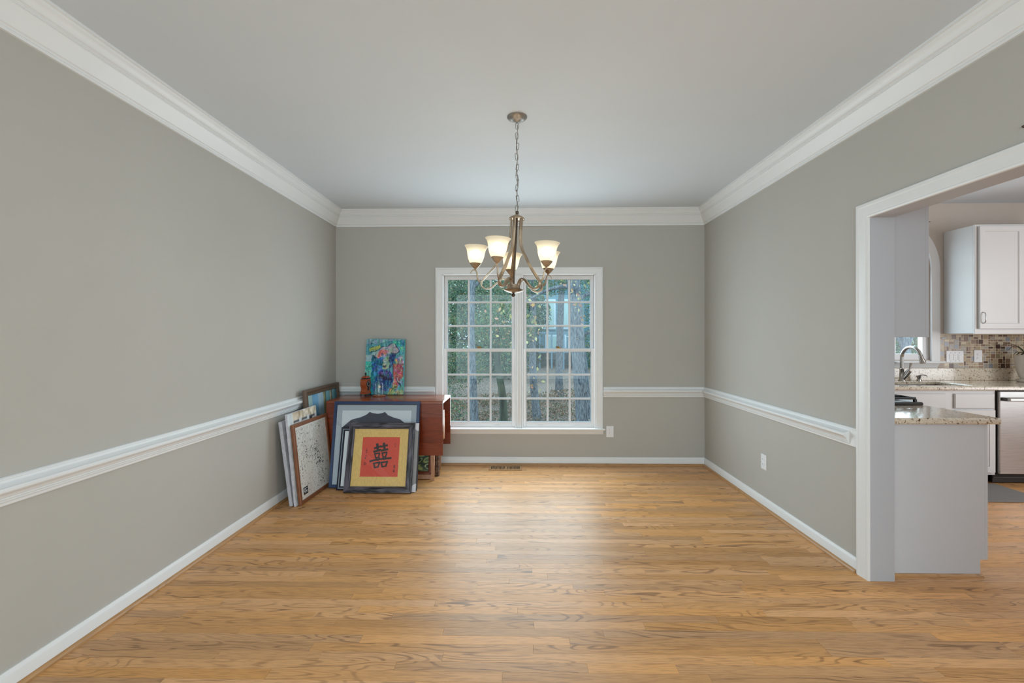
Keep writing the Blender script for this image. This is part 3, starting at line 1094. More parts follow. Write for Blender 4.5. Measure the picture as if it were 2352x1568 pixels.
def groove(name, stretch):
    m, nt, b = newmat(name)
    tc = N(nt, 'ShaderNodeTexCoord')
    mp = N(nt, 'ShaderNodeMapping')
    mp.inputs['Scale'].default_value = stretch
    L(nt, tc, 'Object', mp, 'Vector')
    no = N(nt, 'ShaderNodeTexNoise')
    no.inputs['Scale'].default_value = 34
    no.inputs['Detail'].default_value = 3
    no.inputs['Distortion'].default_value = 0.6
    L(nt, mp, 'Vector', no, 'Vector')
    rp = N(nt, 'ShaderNodeValToRGB')
    rp.color_ramp.elements[0].color = lin((26, 24, 30))
    rp.color_ramp.elements[0].position = .40
    rp.color_ramp.elements[1].color = lin((96, 92, 104))
    rp.color_ramp.elements[1].position = .62
    L(nt, no, 'Fac', rp, 'Fac')
    L(nt, rp, 'Color', b, 'Base Color')
    b.inputs['Roughness'].default_value = .42
    bp = N(nt, 'ShaderNodeBump')
    bp.inputs['Distance'].default_value = .006
    bp.inputs['Strength'].default_value = .9
    L(nt, no, 'Fac', bp, 'Height')
    L(nt, bp, 'Normal', b, 'Normal')
    return m


GRH, GRV = groove('grooved_charcoal_rail', (.16, 1, 1)), groove('grooved_charcoal_stile', (1, 1, .16))
t = picture('framed_calligraphy', 'red calligraphy on gold mat in a grooved charcoal frame, frontmost picture', w, h, None, .022, None, (-1.592 + w / 2, 4.055), 0, 15.2)
fr = MB().ring([(0, .0), (.004, .006), (.012, .007), (.016, .003), (.038, .005), (.044, .009), (.050, .006), (.056, -.002), (.056, -.006)], -w / 2, w / 2, 0, h, back=.022)
fo = fr.build('frame', [GRH, GRV], t, 25)
for p in fo.data.polygons:
    c = p.center
    p.material_index = 1 if abs(c.x) / (w / 2) > abs(c.z - h / 2) / (h / 2) else 0
MB().box(-w / 2 + .052, w / 2 - .052, .013, .018, .052, h - .052).build('backing', BACK, t)
GOLD = pm('gold_silk_mat', (240, 200, 116), rough=0.55, var=0.10, scale=90, stretch=(1, 1, .35))
MB().box(-w / 2 + .050, w / 2 - .050, .008, .012, .050, h - .050).build('gold_mat', GOLD, t)
m, nt, b = newmat('red_flecked_paper')
tc = N(nt, 'ShaderNodeTexCoord')
vo = N(nt, 'ShaderNodeTexVoronoi')
vo.inputs['Scale'].default_value = 62
L(nt, tc, 'Object', vo, 'Vector')
rp = N(nt, 'ShaderNodeValToRGB')
rp.color_ramp.elements[0].color = lin((226, 150, 90))
rp.color_ramp.elements[0].position = .10
rp.color_ramp.elements[1].color = lin((228, 72, 46))
rp.color_ramp.elements[1].position = .16
L(nt, vo, 'Distance', rp, 'Fac')
L(nt, rp, 'Color', b, 'Base Color')
b.inputs['Roughness'].default_value = .6
REDP = m
# paper field in the mat (sizes measured on the picture)
px0, px1, pz0, pz1 = -w / 2 + .050 + .085, w / 2 - .050 - .083, .050 + .090, h - .050 - .082
pap = MB().box(px0, px1, .0070, .0078, pz0, pz1).build('red_paper', REDP, t)
INK = pm('black_ink', (40, 30, 34), rough=0.7, var=0.1)
INKF = pm('faint_ink', (120, 40, 40), rough=0.7, var=0.1)


def q2l(x, y_):
    tt = (y_ - 395) / 730.0
    xl, xr = 525 - 67 * tt, 1210 - 40 * tt
    return px0 + (x - xl) / (xr - xl) * (px1 - px0), pz1 - tt * (pz1 - pz0)


def stroke(pts, wd, yf=.0066):
    """brush stroke: flat ribbon with swelling ends"""
    P = [Vector((q2l(*p)[0], q2l(*p)[1])) for p in pts]
    u = (px1 - px0) / 690.0
    if len(P) < 3:
        P = [P[0], P[0].lerp(P[-1], .33), P[0].lerp(P[-1], .66), P[-1]]
    n = len(P)
    Lf, Rt = [], []
    for i, p in enumerate(P):
        d = (P[min(i + 1, n - 1)] - P[max(i - 1, 0)]).normalized()
        nn = Vector((-d.y, d.x))
        k = (.55 + .45 * abs(2 * i / (n - 1) - 1)) if n > 2 else 1
        e = d * (wd * u * .28) * (-1 if i == 0 else (1 if i == n - 1 else 0))
        Lf.append(p + nn * (wd * u * .5 * (0.75 + .35 * k)) + e)
        Rt.append(p - nn * (wd * u * .5 * (0.75 + .35 * k)) + e)
    poly = [(q.x, q.y) for q in Lf] + [(q.x, q.y) for q in reversed(Rt)]
    return MB().prism(poly, yf, .0071)


big = [([(788, 525), (800, 655)], 44), ([(738, 604), (850, 566)], 36), ([(726, 668), (850, 632)], 40),
       ([(912, 512), (926, 642)], 44), ([(864, 572), (974, 546)], 36), ([(862, 646), (982, 622)], 38),
       ([(742, 702), (760, 782)], 26), ([(742, 706), (832, 692)], 28), ([(830, 694), (812, 772)], 26), ([(760, 780), (816, 768)], 22),
       ([(880, 688), (898, 768)], 26), ([(880, 692), (968, 676)], 28), ([(966, 680), (944, 760)], 26), ([(896, 766), (946, 754)], 22),
       ([(652, 846), (760, 816), (880, 800), (1046, 782)], 32), ([(772, 776), (790, 826)], 24), ([(826, 772), (806, 826)], 24), ([(896, 770), (912, 812)], 24), ([(946, 762), (930, 808)], 24),
       ([(722, 878), (742, 960)], 30), ([(722, 884), (834, 862)], 30), ([(832, 866), (802, 946)], 30), ([(740, 960), (806, 944)], 26),
       ([(862, 866), (884, 944)], 30), ([(862, 866), (980, 850)], 30), ([(976, 854), (946, 936)], 30), ([(884, 944), (950, 930)], 26)]
for i, (pts, wd) in enumerate(big):
    stroke(pts, wd, .00655 - .00001 * i).build('brush_stroke', INK, pap)
small = [([(586, 612), (596, 640)], 8), ([(576, 648), (604, 636)], 8), ([(582, 660), (598, 655)], 8), ([(566, 690), (586, 682)], 8), ([(590, 700), (596, 678)], 7), ([(566, 735), (576, 750)], 7), ([(588, 728), (594, 752)], 7),
         ([(556, 774), (568, 800)], 7), ([(572, 796), (560, 770)], 6),
         ([(1092, 930), (1128, 922)], 8), ([(1110, 912), (1108, 962)], 8), ([(1092, 948), (1124, 944)], 7), ([(1090, 968), (1124, 960)], 7),
         ([(1084, 1012), (1120, 1000)], 8), ([(1102, 990), (1092, 1040)], 8), ([(1082, 1030), (1112, 1036)], 7), ([(1100, 1016), (1118, 1040)], 7)]
for i, (pts, wd) in enumerate(small):
    stroke(pts, wd).build('brush_stroke', INK, pap)
for i, (pts, wd) in enumerate([([(1116, 510), (1108, 538)], 6), ([(1128, 512), (1136, 536)], 6), ([(1118, 552), (1128, 578)], 6), ([(1136, 552), (1130, 580)], 6)]):
    stroke(pts, wd).build('brush_stroke', INKF, pap)
ringp = [(556 + 22 * math.cos(a), 888 + 26 * math.sin(a)) for a in np.linspace(0, 2 * math.pi, 17)]
stroke(ringp, 7).build('seal_mark', INKF, pap)
for q in ([(544, 884), (568, 880)], [(556, 872), (552, 906)], [(546, 898), (566, 894)]):
    stroke(q, 6).build('seal_mark', INKF, pap)
MB().box(-w / 2 + .048, w / 2 - .048, .0035, .0045, .048, h - .048).build('glazing', GLAZE, t)

# ---- pictures leaning on the left wall (faces +X, local x runs to +Y)
# big window painting in the corner
w, h = .775, .915
DKBR = wood('dark_brown_frame', (40, 28, 20), (98, 76, 58), rough=0.45, axis='X', scale=12)
t = picture('framed_window_painting', 'tall dark brown framed painting of blue window panes, in the corner behind the table', w, h, [(0, -.004), (.004, .006), (.020, .008), (.030, .002), (.046, .000), (.052, .004), (.058, -.004)], .024, DKBR,
            (-1.909, 4.515), R(90), 4.0)


def winpaint(U, V):
    n = vnoise(U, V, 9, 14, 3)[..., None]
    C = np.empty(U.shape + (3,))
    C[:] = (150, 180, 190)
    C += (n - .5) * 60
    def put(m_, col): C[m_] = np.array(col) + (n[m_] - .5) * 50
    up = V > .70
    put((U > .16) & (U < .34) & up, (110, 160, 195))
    put((U > .34) & (U < .52) & up, (160, 185, 200))
    put((U < .16) & up, (165, 195, 195))
    put((U > .60) & (U < .74) & up, (110, 165, 175))
    put((U > .82), (120, 170, 180))
    put((U > .92), (70, 125, 140))
    put((U > .52) & (U < .60), (150, 150, 110))
    put((U > .575) & (U < .60), (100, 95, 70))
    put((U > .74) & (U < .80), (195, 190, 160))
    put((U > .78) & (U < .82), (110, 105, 80))
    lo = (V <= .70) & (U < .74)
    put(lo, (40, 60, 60))
    put(lo & (U > .22) & (U < .42), (195, 195, 150))
    put(lo & (U > .42) & (U < .58), (20, 60, 70))
    put(lo & (U < .10), (70, 95, 90))
    put(lo & (U > .14) & (U < .22), (120, 140, 90))
    put((np.abs(V - .70) < .012) & (U < .74), (190, 195, 170))
    put((V < .35) & (U < .6), (60, 55, 35))
    return C


art_grid(w - .108, h - .108, 70, 84, winpaint, .054, .008).build('canvas', PRINT, t)

# plain grey canvas edge next to the wall
w, h = .38, .705
t = picture('grey_canvas', 'plain grey stretched canvas nearest the left wall, rearmost of the stack', w, h, None, .028, None, (-1.888, 3.735 + w / 2), R(90), 7.6)
CANV = pm('grey_canvas', (188, 188, 196), rough=0.9, var=0.12, scale=40, bump=0.3, bscale=300)
MB().box(-w / 2, w / 2, 0, .028, 0, h, .003).build('stretched_canvas', CANV, t)
MB().box(-w / 2 + .003, w / 2 - .003, -.0006, .0002, .003, h - .003).build('painted_face', pm('pale_paint', (206, 206, 210), rough=.8, var=.2, scale=20), t)

# pastel painting
w, h = .53, .765
t = picture('pastel_painting', 'unframed pastel painting of pale windows, between grey canvas and brown framed print', w, h, None, .020, None, (-1.853, 3.728 + w / 2), R(90.0), 5.8)
MB().box(-w / 2, w / 2, 0.0005, .020, 0, h, .003).build('stretched_canvas', pm('mottled_canvas', (200, 198, 208), rough=.9, var=.16, scale=30), t)


def pastel(U, V):
    n1, n2 = vnoise(U, V, 7, 9, 11), vnoise(U, V, 18, 24, 12)
    C = np.empty(U.shape + (3,))
    C[:] = (214, 200, 178)
    C += ((n1 - .5) * 50 + (n2 - .5) * 45)[..., None] * np.array((.8, 1, 1.2))
    C[(U < .16)] = (205, 212, 216)
    C += ((n2 - .5) * 40)[..., None]
    for k in range(3):
        u0 = .18 + k * .27
        m_ = (U > u0) & (U < u0 + .19) & (V < .90) & (V > .1)
        C[m_] = np.array((196, 196, 190)) + ((n1[m_] - .5) * 60)[:, None]
        m_ = (U > u0) & (U < u0 + .19) & (np.abs(V - .895) < .010)
        C[m_] = (96, 96, 104)
        m_ = (U > u0 + .19) & (U < u0 + .26) & (V < .92)
        C[m_] = np.array((222, 224, 228))
    C[(U > .20) & (U < .36) & (V > .77) & (V < .81)] = (170, 40, 44)
    m_ = (U > .72) & (U < .82) & (V > .84 - (U - .72) * .1) & (V < .89)
    C[m_] = (52, 56, 62)
    m_ = (U > .74) & (U < .90) & (V < .82) & (V > .5)
    C[m_] = (214, 168, 138)
    return C


art_grid(w - .004, h - .004, 60, 84, pastel, .002, -.0002).build('painted_face', PRINT, t)

# brown framed figure-ground print
w, h = .60, .672
WARM = wood('warm_brown_frame', (84, 48, 30), (138, 86, 56), rough=0.4, axis='Z', scale=14, contrast=.5)
t = picture('framed_town_plan', 'brown framed black and white speckled town plan print leaning on the left wall', w, h, [(0, 0), (.003, .006), (.026, .006), (.030, .002), (.030, -.004)], .018, WARM,
            (-1.815, 3.752 + w / 2), R(87.5), 6.0)


def plan(U, V):
    n1 = vnoise(U, V, 62, 70, 31)
    n2 = vnoise(U, V, 110, 120, 32)
    cl = vnoise(U, V, 4, 5, 33)
    cl2 = np.exp(-(((U - .64) / .13) ** 2 + ((V - .50) / .20) ** 2))
    C = np.empty(U.shape + (3,))
    g = vnoise(U, V, 40, 44, 34)
    C[:] = (236, 234, 228)
    C -= (np.clip(V - .40, 0, .35) * (0 + 70 * g))[..., None]
    dens = .20 * cl + .16 * cl2
    m_ = (n1 * .45 + n2 * .55) > (.90 - dens)
    m2 = (~m_) & ((n1 * .5 + n2 * .5) > (.82 - dens))
    C[m2] = (176, 176, 174)
    C[m_] = (36, 36, 38)
    edge = (U < .035) | (U > .965) | (V < .03) | (V > .97)
    C[edge] = (232, 230, 226)
    lab = (U > .085) & (U < .22) & (V > .055) & (V < .155)
    C[lab] = (30, 30, 32)
    rows = [(.135, .10, .20), (.118, .10, .17), (.098, .10, .205), (.078, .12, .15), (.078, .165, .20)]
    for vv, a, b_ in rows:
        C[(np.abs(V - vv) < .005) & (U > a) & (U < b_)] = (220, 220, 220)
    return C


art_grid(w - .056, h - .056, 210, 230, plan, .028, .004).build('print', PRINTG, t)

# ---- pictures stored under the table
w, h = .46, .44
REDF = wood('red_brown_frame', (70, 28, 18), (132, 66, 42), rough=0.3, axis='X', scale=12)
t = picture('framed_leaf_painting', 'red brown framed painting of green leaves standing under the table', w, h, None, .030, None, (-.882 - w / 2, 4.466), 0, 8.0)
MB().ring([(0, -.004), (.004, .002), (.016, .002), (.022, -.006), (.028, -.008)], -w / 2, w / 2, .046, h, back=.030).build('frame', REDF, t, 25)
MB().box(-w / 2, w / 2, -.004, .030, 0, .045, .002).build('bottom_rail', LEGW, t)
MB().box(-w / 2 + .024, w / 2 - .024, .014, .027, .07, h - .024).build('backing', BACK, t)


def leafy(U, V):
    a = np.sin(U * 14 + 3 * np.sin(V * 9)) + np.cos(V * 12 + 2 * np.sin(U * 8))
    C = np.empty(U.shape + (3,))
    C[:] = (52, 66, 48)
    C[a > .2] = (92, 112, 78)
    C[np.abs(a - .9) < .28] = (168, 176, 108)
    C[np.abs(a + .8) < .16] = (186, 196, 150)
    C += ((vnoise(U, V, 14, 14, 8) - .5) * 40)[..., None]
    return C


art_grid(w - .05, h - .096, 64, 60, leafy, .071, .0125).build('canvas', PRINT, t)
w, h = .50, .42
CARV = pm('carved_umber', (112, 84, 66), rough=0.55, var=0.5, scale=40, bump=1.0, bscale=70, dark=(58, 38, 30))
t = picture('carved_frame_picture', 'picture in a carved umber frame under the table beside its right leg', w, h, [(0, -.004), (.003, .006), (.012, .010), (.022, .005), (.030, .009), (.044, .002), (.050, -.004)], .040, CARV, (-.822 - w / 2, 4.572), 0, 9.0)
MB().box(-w / 2 + .046, w / 2 - .046, .008, .012, .046, h - .046).build('canvas', pm('umber_canvas', (96, 92, 80), rough=.8, var=.3, scale=12), t)

# ---- portrait canvas standing on the table
w, h = .424, .598
cv = picture('portrait_canvas', 'bright turquoise painted canvas of a bearded face in a cap, on the table', w, h, None, .020, None, (-1.462, 4.840), 0, 7.8, group='things on the table')
cv.location.z += TZ + .0005
MB().box(-w / 2, w / 2, .0004, .020, 0, h, .003).build('stretched_canvas', pm('teal_canvas_edge', (70, 150, 150), rough=.8, var=.2, scale=20), cv)


def portrait(U, V):
    X = 555 + U * 780
    Y = 175 + (1 - V) * 1100
    j = (vnoise(U, V, 12, 16, 41) - .5) * 40 + (vnoise(U, V, 40, 30, 46) - .5) * 16
    j2 = (vnoise(U, V, 12, 15, 42) - .5) * 40 + (vnoise(U, V, 34, 40, 47) - .5) * 16
    X, Y = X + j, Y + j2
    n = vnoise(U, V, 34, 14, 43)
    n2 = vnoise(U, V, 52, 70, 44)
    st = vnoise(U, V, 46, 5, 45)
    n3 = np.stack([vnoise(U, V, 20, 26, 48 + k) for k in range(3)], -1)
    C = np.empty(U.shape + (3,))
    C[:] = (78, 160, 172)
    C += ((st - .5) * 100)[..., None] * np.array((.8, .7, .6))
    def blur(M, k=2):
        for _ in range(k):
            P = np.pad(M, 1, mode='edge')
            M = (P[:-2, 1:-1] + P[2:, 1:-1] + P[1:-1, :-2] + P[1:-1, 2:] + P[1:-1, 1:-1] * 2) / 6.0
        return M
    def put(poly, col, amp=45):
        w_ = (blur(inpoly(X, Y, poly).astype(float)) * .92)[..., None]
        tex = ((n - .5) * amp + (n2 - .5) * amp + (st - .5) * amp * .8)[..., None] + (n3 - .5) * amp * 1.3
        C[:] = C * (1 - w_) + (np.array(col) + tex) * w_
    put([(555, 175), (1335, 175), (1335, 235), (900, 250), (555, 290)], (112, 160, 176))
    put([(950, 240), (1335, 210), (1335, 480), (1220, 470), (1180, 290)], (52, 160, 164), 70)
    put([(557, 500), (680, 480), (700, 610), (557, 620)], (160, 192, 198), 25)
    put([(557, 620), (700, 620), (700, 800), (557, 810)], (52, 190, 180), 30)
    put([(557, 810), (700, 800), (680, 1000), (640, 1100), (557, 900)], (120, 205, 190), 30)
    put([(690, 480), (800, 500), (940, 560), (900, 770), (800, 800), (820, 1000), (740, 1270), (620, 1270), (690, 900)], (22, 110, 165), 60)
    put([(600, 1000), (700, 960), (720, 1270), (600, 1270)], (40, 160, 175), 50)
    put([(690, 480), (800, 470), (800, 560), (720, 560)], (20, 50, 90), 40)
    put([(780, 600), (930, 580), (900, 720), (790, 700)], (18, 96, 130), 40)
    put([(640, 470), (900, 340), (1050, 285), (1150, 280), (1220, 430), (1200, 465), (1040, 470), (960, 520), (800, 560), (700, 480)], (176, 170, 178), 40)
    put([(640, 470), (800, 400), (800, 470), (700, 490)], (150, 190, 190), 20)
    put([(800, 420), (900, 390), (1010, 420), (960, 490), (880, 530), (790, 560)], (222, 116, 112), 50)
    put([(860, 440), (930, 470), (960, 540), (880, 520)], (120, 140, 190), 50)
    put([(1010, 490), (1160, 480), (1110, 640), (1060, 780), (1010, 700)], (26, 66, 128), 60)
    put([(920, 560), (1010, 520), (1030, 720), (1000, 760), (900, 750)], (166, 186, 166), 50)
    put([(900, 715), (980, 700), (990, 725), (920, 735)], (60, 60, 60), 20)
    put([(900, 740), (1040, 720), (1000, 760), (930, 770)], (196, 196, 150), 30)
    put([(800, 800), (900, 770), (1060, 790), (1115, 1000), (1040, 1180), (900, 1250), (840, 1000)], (40, 84, 160), 70)
    put([(820, 830), (1000, 800), (1080, 980), (900, 960)], (70, 66, 130), 70)
    put([(860, 880), (1080, 960), (1090, 1010), (930, 980)], (24, 36, 66), 40)
    put([(900, 1040), (1080, 1040), (1040, 1200), (900, 1210)], (48, 110, 165), 60)
    put([(1130, 570), (1300, 505), (1318, 700), (1180, 690)], (168, 130, 160), 90)
    put([(1130, 570), (1170, 570), (1190, 680), (1150, 640)], (220, 170, 90), 40)
    put([(1100, 680), (1318, 690), (1318, 960), (1240, 1100), (1180, 1180), (1120, 960)], (198, 84, 92), 60)
    put([(1130, 960), (1200, 990), (1180, 1100), (1100, 1160)], (200, 130, 130), 50)
    put([(1040, 1150), (1110, 1140), (1090, 1200), (1040, 1220)], (216, 92, 78), 30)
    put([(1170, 1060), (1220, 1090), (1080, 1275), (990, 1275)], (186, 186, 96), 30)
    put([(1240, 1000), (1335, 900), (1335, 1275), (1100, 1275), (1220, 1110)], (96, 176, 170), 60)
    put([(1120, 1200), (1335, 1190), (1335, 1275), (1080, 1275)], (176, 184, 130), 40)
    put([(605, 372), (822, 276), (852, 346), (622, 430)], (188, 192, 84), 16)
    for pts, wd, col in (([(620, 450), (820, 365), (1050, 285)], 7, (16, 60, 70)), ([(1150, 280), (1220, 430), (1190, 468), (1040, 470)], 8, (20, 40, 56)), ([(1160, 960), (1290, 1130)], 9, (50, 60, 70)),
                         ([(560, 285), (1330, 205)], 5, (30, 100, 110)), ([(557, 790), (700, 700)], 5, (20, 110, 110)), ([(630, 700), (700, 640)], 4, (20, 110, 110)), ([(1180, 960), (1260, 1060)], 8, (196, 206, 204)),
                         ([(640, 352), (700, 326)], 5, (40, 44, 24)), ([(660, 395), (740, 362)], 4, (40, 44, 24)), ([(660, 300), (690, 270)], 5, (20, 50, 60)), ([(1040, 1250), (1200, 1090)], 5, (30, 60, 60))):
        C[nearline(X, Y, pts, wd * .8)] = col
    fl = np.clip((vnoise(U, V, 70, 60, 60) - .84) * 8, 0, .7)[..., None]
    C[:] = C * (1 - fl) + np.array((214, 228, 232)) * fl
    fl = np.clip((.2 - vnoise(U, V, 60, 44, 61)) * 5, 0, .7)[..., None]
    C[:] = C * (1 - fl) + np.array((24, 60, 90)) * fl
    C = np.stack([blur(C[..., k], 1) for k in range(3)], -1)
    C = C * .90 + C.mean(-1, keepdims=True) * .10
    return C


art_grid(w - .002, h - .002, 150, 206, portrait, .001, -.0002).build('painted_face', PRINT, cv)

# ---- bracket clock
CW = wood('clock_walnut', (90, 34, 16), (168, 82, 42), rough=0.3, axis='Z', scale=16)
CB = pm('clock_black', (24, 20, 20), rough=0.35)
ck = thing('bracket_clock', 'small waisted wooden bracket clock with dark dial on the table', 'clock', (-1.632, 4.775, TZ + .0005), (0, 0, R(76)), group='things on the table', world=False)
half = [(.044, .026), (.046, .040), (.038, .052), (.034, .072), (.038, .092), (.047, .112), (.049, .134), (.044, .152), (.038, .164)]
sil = half + [(-a, b) for a, b in reversed(half)]
MB().prism(sil, -.030, .034).build('case', CW, ck, 35)
MB().box(-.050, .050, -.036, .038, .020, .028, .002).build('plinth', CW, ck)
for zz, hw in ((.164, .043), (.172, .038), (.186, .034), (.196, .028)):
    MB().box(-hw, hw, -.030 * hw / .04 - .002, .032 * hw / .04 + .002, zz, zz + .0105, .002).build('roof_tier', CW if zz != .172 else CB, ck)
MB().lathe([(.010, .2065), (.006, .214), (.004, .218), (.011, .226), (.009, .236), (.003, .244), (.002, .254)], 12).build('finial', CB, ck, 50)
for sx in (-1, 1):
    for sy in (-.030, .030):
        MB().lathe([(.003, 0), (.006, .004), (.003, .010), (.006, .020)], 8, (sx * .041, sy, 0)).build('foot', CB, ck, 50)
MB().lathe([(.003, .175), (.005, .182), (.002, .190)], 8, (-.038, -.026, 0)).build('corner_finial', CB, ck)
MB().lathe([(.003, .175), (.005, .182), (.002, .190)], 8, (.038, -.026, 0)).build('corner_finial', CB, ck)
d = MB().lathe([(.034, 0), (.034, .004), (.029, .005), (.029, .003)], 24).build('dial', CB, ck, 40)
d.location = (0, -.0305, .125)
d.rotation_euler = (R(90), 0, 0)
for k in range(12):
    a = R(30 * k)
    q = MB().box(-.0022, .0022, .020, .026, .0042, .0050).build('hour_mark', pm('ivory_enamel', (216, 210, 192), rough=.4), d)
    q.rotation_euler = (0, 0, a)
MB().prism([(-.016, .058), (.016, .058), (.012, .090), (-.012, .090)], -.0315, -.0298).build('pendulum_window', CB, ck)

# ---- glass dome with a pocket watch
dm = thing('glass_dome', 'clear glass dome with a small watch inside on a wooden base', 'cloche', (-1.478, 4.735, TZ + .0005), group='things on the table', world=False)
MB().lathe([(.062, 0), (.066, .003), (.066, .008), (.062, .012), (.058, .013)], 28).build('base', wood('dome_base_wood', (84, 44, 24), (150, 88, 52), rough=.3, axis='X', scale=14), dm, 40)
pr_ = [(.052, .013), (.052, .118)] + [(.052 * math.cos(R(a)), .118 + .046 * math.sin(R(a))) for a in range(12, 90, 13)] + [(.001, .164)]
MB().lathe(pr_, 28, cap=False).build('dome', glassmat('dome_glass', (.95, .975, .985), 1.6, .0), dm, 70, recalc=False)
MB().lathe([(.001, .163), (.006, .166), (.007, .171), (.002, .177)], 12).build('knob', glassmat('knob_glass', (.9, .95, .97), 2.0, .0), dm, 60)
MB().tube(cat_rom([(-.012, 0, .013), (-.014, 0, .08), (-.008, 0, .128), (.006, 0, .132), (.010, 0, .118)], 5), .0014, 6).build('hook', BRASS, dm)
q = MB().lathe([(.013, -.003), (.014, 0), (.013, .003)], 16).build('watch', BRASS, dm, 40)
q.location = (.008, -.004, .098)
q.rotation_euler = (R(90), 0, R(20))
MB().lathe([(.010, .0032), (.010, .0036)], 14).build('watch_face', pm('watch_face', (226, 210, 180), rough=.3), q)

# ------------------------------------------------------------------ kitchen
m, nt, b = newmat('speckled_granite')
tc = N(nt, 'ShaderNodeTexCoord')
geo = N(nt, 'ShaderNodeNewGeometry')
n1 = N(nt, 'ShaderNodeTexNoise')
n1.inputs['Scale'].default_value = 52
n1.inputs['Detail'].default_value = 5
n1.inputs['Distortion'].default_value = 1.4
L(nt, geo, 'Position', n1, 'Vector')
r1 = N(nt, 'ShaderNodeValToRGB')
e = r1.color_ramp.elements
e[0].position, e[0].color = .31, lin((70, 54, 44))
e[1].position, e[1].color = .37, lin((150, 122, 94))
for p_, c_ in ((.43, (214, 200, 178)), (.60, (228, 218, 202)), (.70, (196, 170, 138))):
    q = e.new(p_)
    q.color = lin(c_)
L(nt, n1, 'Fac', r1, 'Fac')
L(nt, r1, 'Color', b, 'Base Color')
b.inputs['Roughness'].default_value = .12
b.inputs['Coat Weight'].default_value = .3
GRAN = m
STEEL = pm('brushed_steel', (176, 172, 170), rough=0.36, metal=0.9, var=0.08, scale=6, stretch=(1, 1, 14))
CHROME = pm('satin_chrome', (184, 180, 176), rough=0.2, metal=1.0, var=0.05, scale=8)
IRON = pm('black_cast_iron', (30, 30, 31), rough=0.5, var=0.2, scale=30)

# base cabinet and worktop next to the opening
bc = thing('base_cabinet', 'pale grey base cabinet end panel just inside the kitchen opening', 'cabinet', (2.44, 2.94, 0), group='kitchen base cabinets')
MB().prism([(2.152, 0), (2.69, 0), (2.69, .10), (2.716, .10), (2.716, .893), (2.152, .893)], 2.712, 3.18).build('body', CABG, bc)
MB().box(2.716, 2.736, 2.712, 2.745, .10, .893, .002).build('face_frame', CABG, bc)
MB().box(2.7165, 2.738, 2.748, 3.17, .70, .875, .003).build('drawer_front', CAB, bc)
MB().box(2.7165, 2.738, 2.748, 3.17, .115, .69, .003).build('door', CAB, bc)
MB().moulding([(0, 0), (.014, 0), (.013, .007), (.010, .013), (.005, .017), (0, .018)], (2.152, 2.7115, 0), (2.700, 2.7115, 0), (0, -1, 0)).build('shoe_moulding', OAK_SHOEX, bc)['label'] = 'oak shoe moulding'


def slab(mb_, x0, x1, y0, y1):
    return mb_.box(x0, x1, y0, y1, .895, .931, .008)


tag(slab(MB(), 2.152, 2.795, 2.688, 3.184).build('countertop', GRAN), 'short granite worktop between the opening and the black stove', 'countertop', 'granite worktops')

# stove
rg = thing('kitchen_range', 'stove with black cast iron grates set between granite worktops', 'stove', (2.48, 3.57, 0))
MB().box(2.17, 2.74, 3.190, 3.950, .06, .925, .004).build('body', STEEL, rg)
MB().box(2.745, 2.77, 3.20, 3.94, .20, .74, .004).build('oven_door', STEEL, rg)
MB().box(2.155, 2.785, 3.188, 3.952, .926, .952, .008).build('cooktop', pm('dark_steel_cooktop', (66, 64, 62), rough=.35, metal=.5), rg)
for gx in range(3):
    ya = 3.21 + gx * .245
    g = MB()
    for yy in (ya, ya + .115, ya + .225):
        g.box(2.20, 2.745, yy - .006, yy + .006, .968, .984, .002)
    for xx in (2.205, 2.34, 2.475, 2.61, 2.74):
        g.box(xx - .006, xx + .006, ya, ya + .225, .966, .983, .002)
    for xx in (2.205, 2.74):
        for yy in (ya, ya + .225):
            g.box(xx - .008, xx + .008, yy - .008, yy + .008, .952, .97)
    g.build('grate', IRON, rg)
for yy in (3.34, 3.80):
    for xx in (2.34, 2.60):
        MB().lathe([(.045, .952), (.045, .960), (.030, .963)], 16, (xx, yy, 0)).build('burner', IRON, rg)
for k in range(5):
    MB().lathe([(.02, 0), (.018, .02)], 14).build('knob', CHROME, rg, off=(0, 0, 0)).matrix_local = Matrix.Translation((2.742 - 2.48, 3.28 + k * .145 - 3.57, .84)) @ Matrix.Rotation(R(90), 4, 'Y')

# upper cabinet next to the opening
uc = thing('upper_cabinet', 'grey wall cabinet end panel hanging just inside the kitchen opening', 'cabinet', (2.28, 2.94, 1.40), group='kitchen wall cabinets')
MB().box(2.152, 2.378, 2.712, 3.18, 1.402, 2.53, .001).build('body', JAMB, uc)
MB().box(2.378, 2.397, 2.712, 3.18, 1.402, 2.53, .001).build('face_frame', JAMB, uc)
dr = MB().box(2.3975, 2.416, 2.732, 3.16, 1.425, 2.51, .003).build('door', CAB, uc)
MB().tube([(2.4, 2.728, 1.50), (2.4, 2.728, 1.55)], .004, 8).build('hinge', CHROME, dr)

# far run: corner cabinet, sink cabinet, drawer cabinet, dishwasher
corner = thing('base_cabinet', 'white corner cabinet behind the stove', 'cabinet', (2.44, 4.2, 0), group='kitchen base cabinets')
MB().box(2.152, 2.716, 3.96, 4.995, .09, .893, .001).build('body', CAB, corner)
MB().box(2.152, 2.68, 3.97, 4.995, 0, .09).build('toe_kick', DARK, corner)


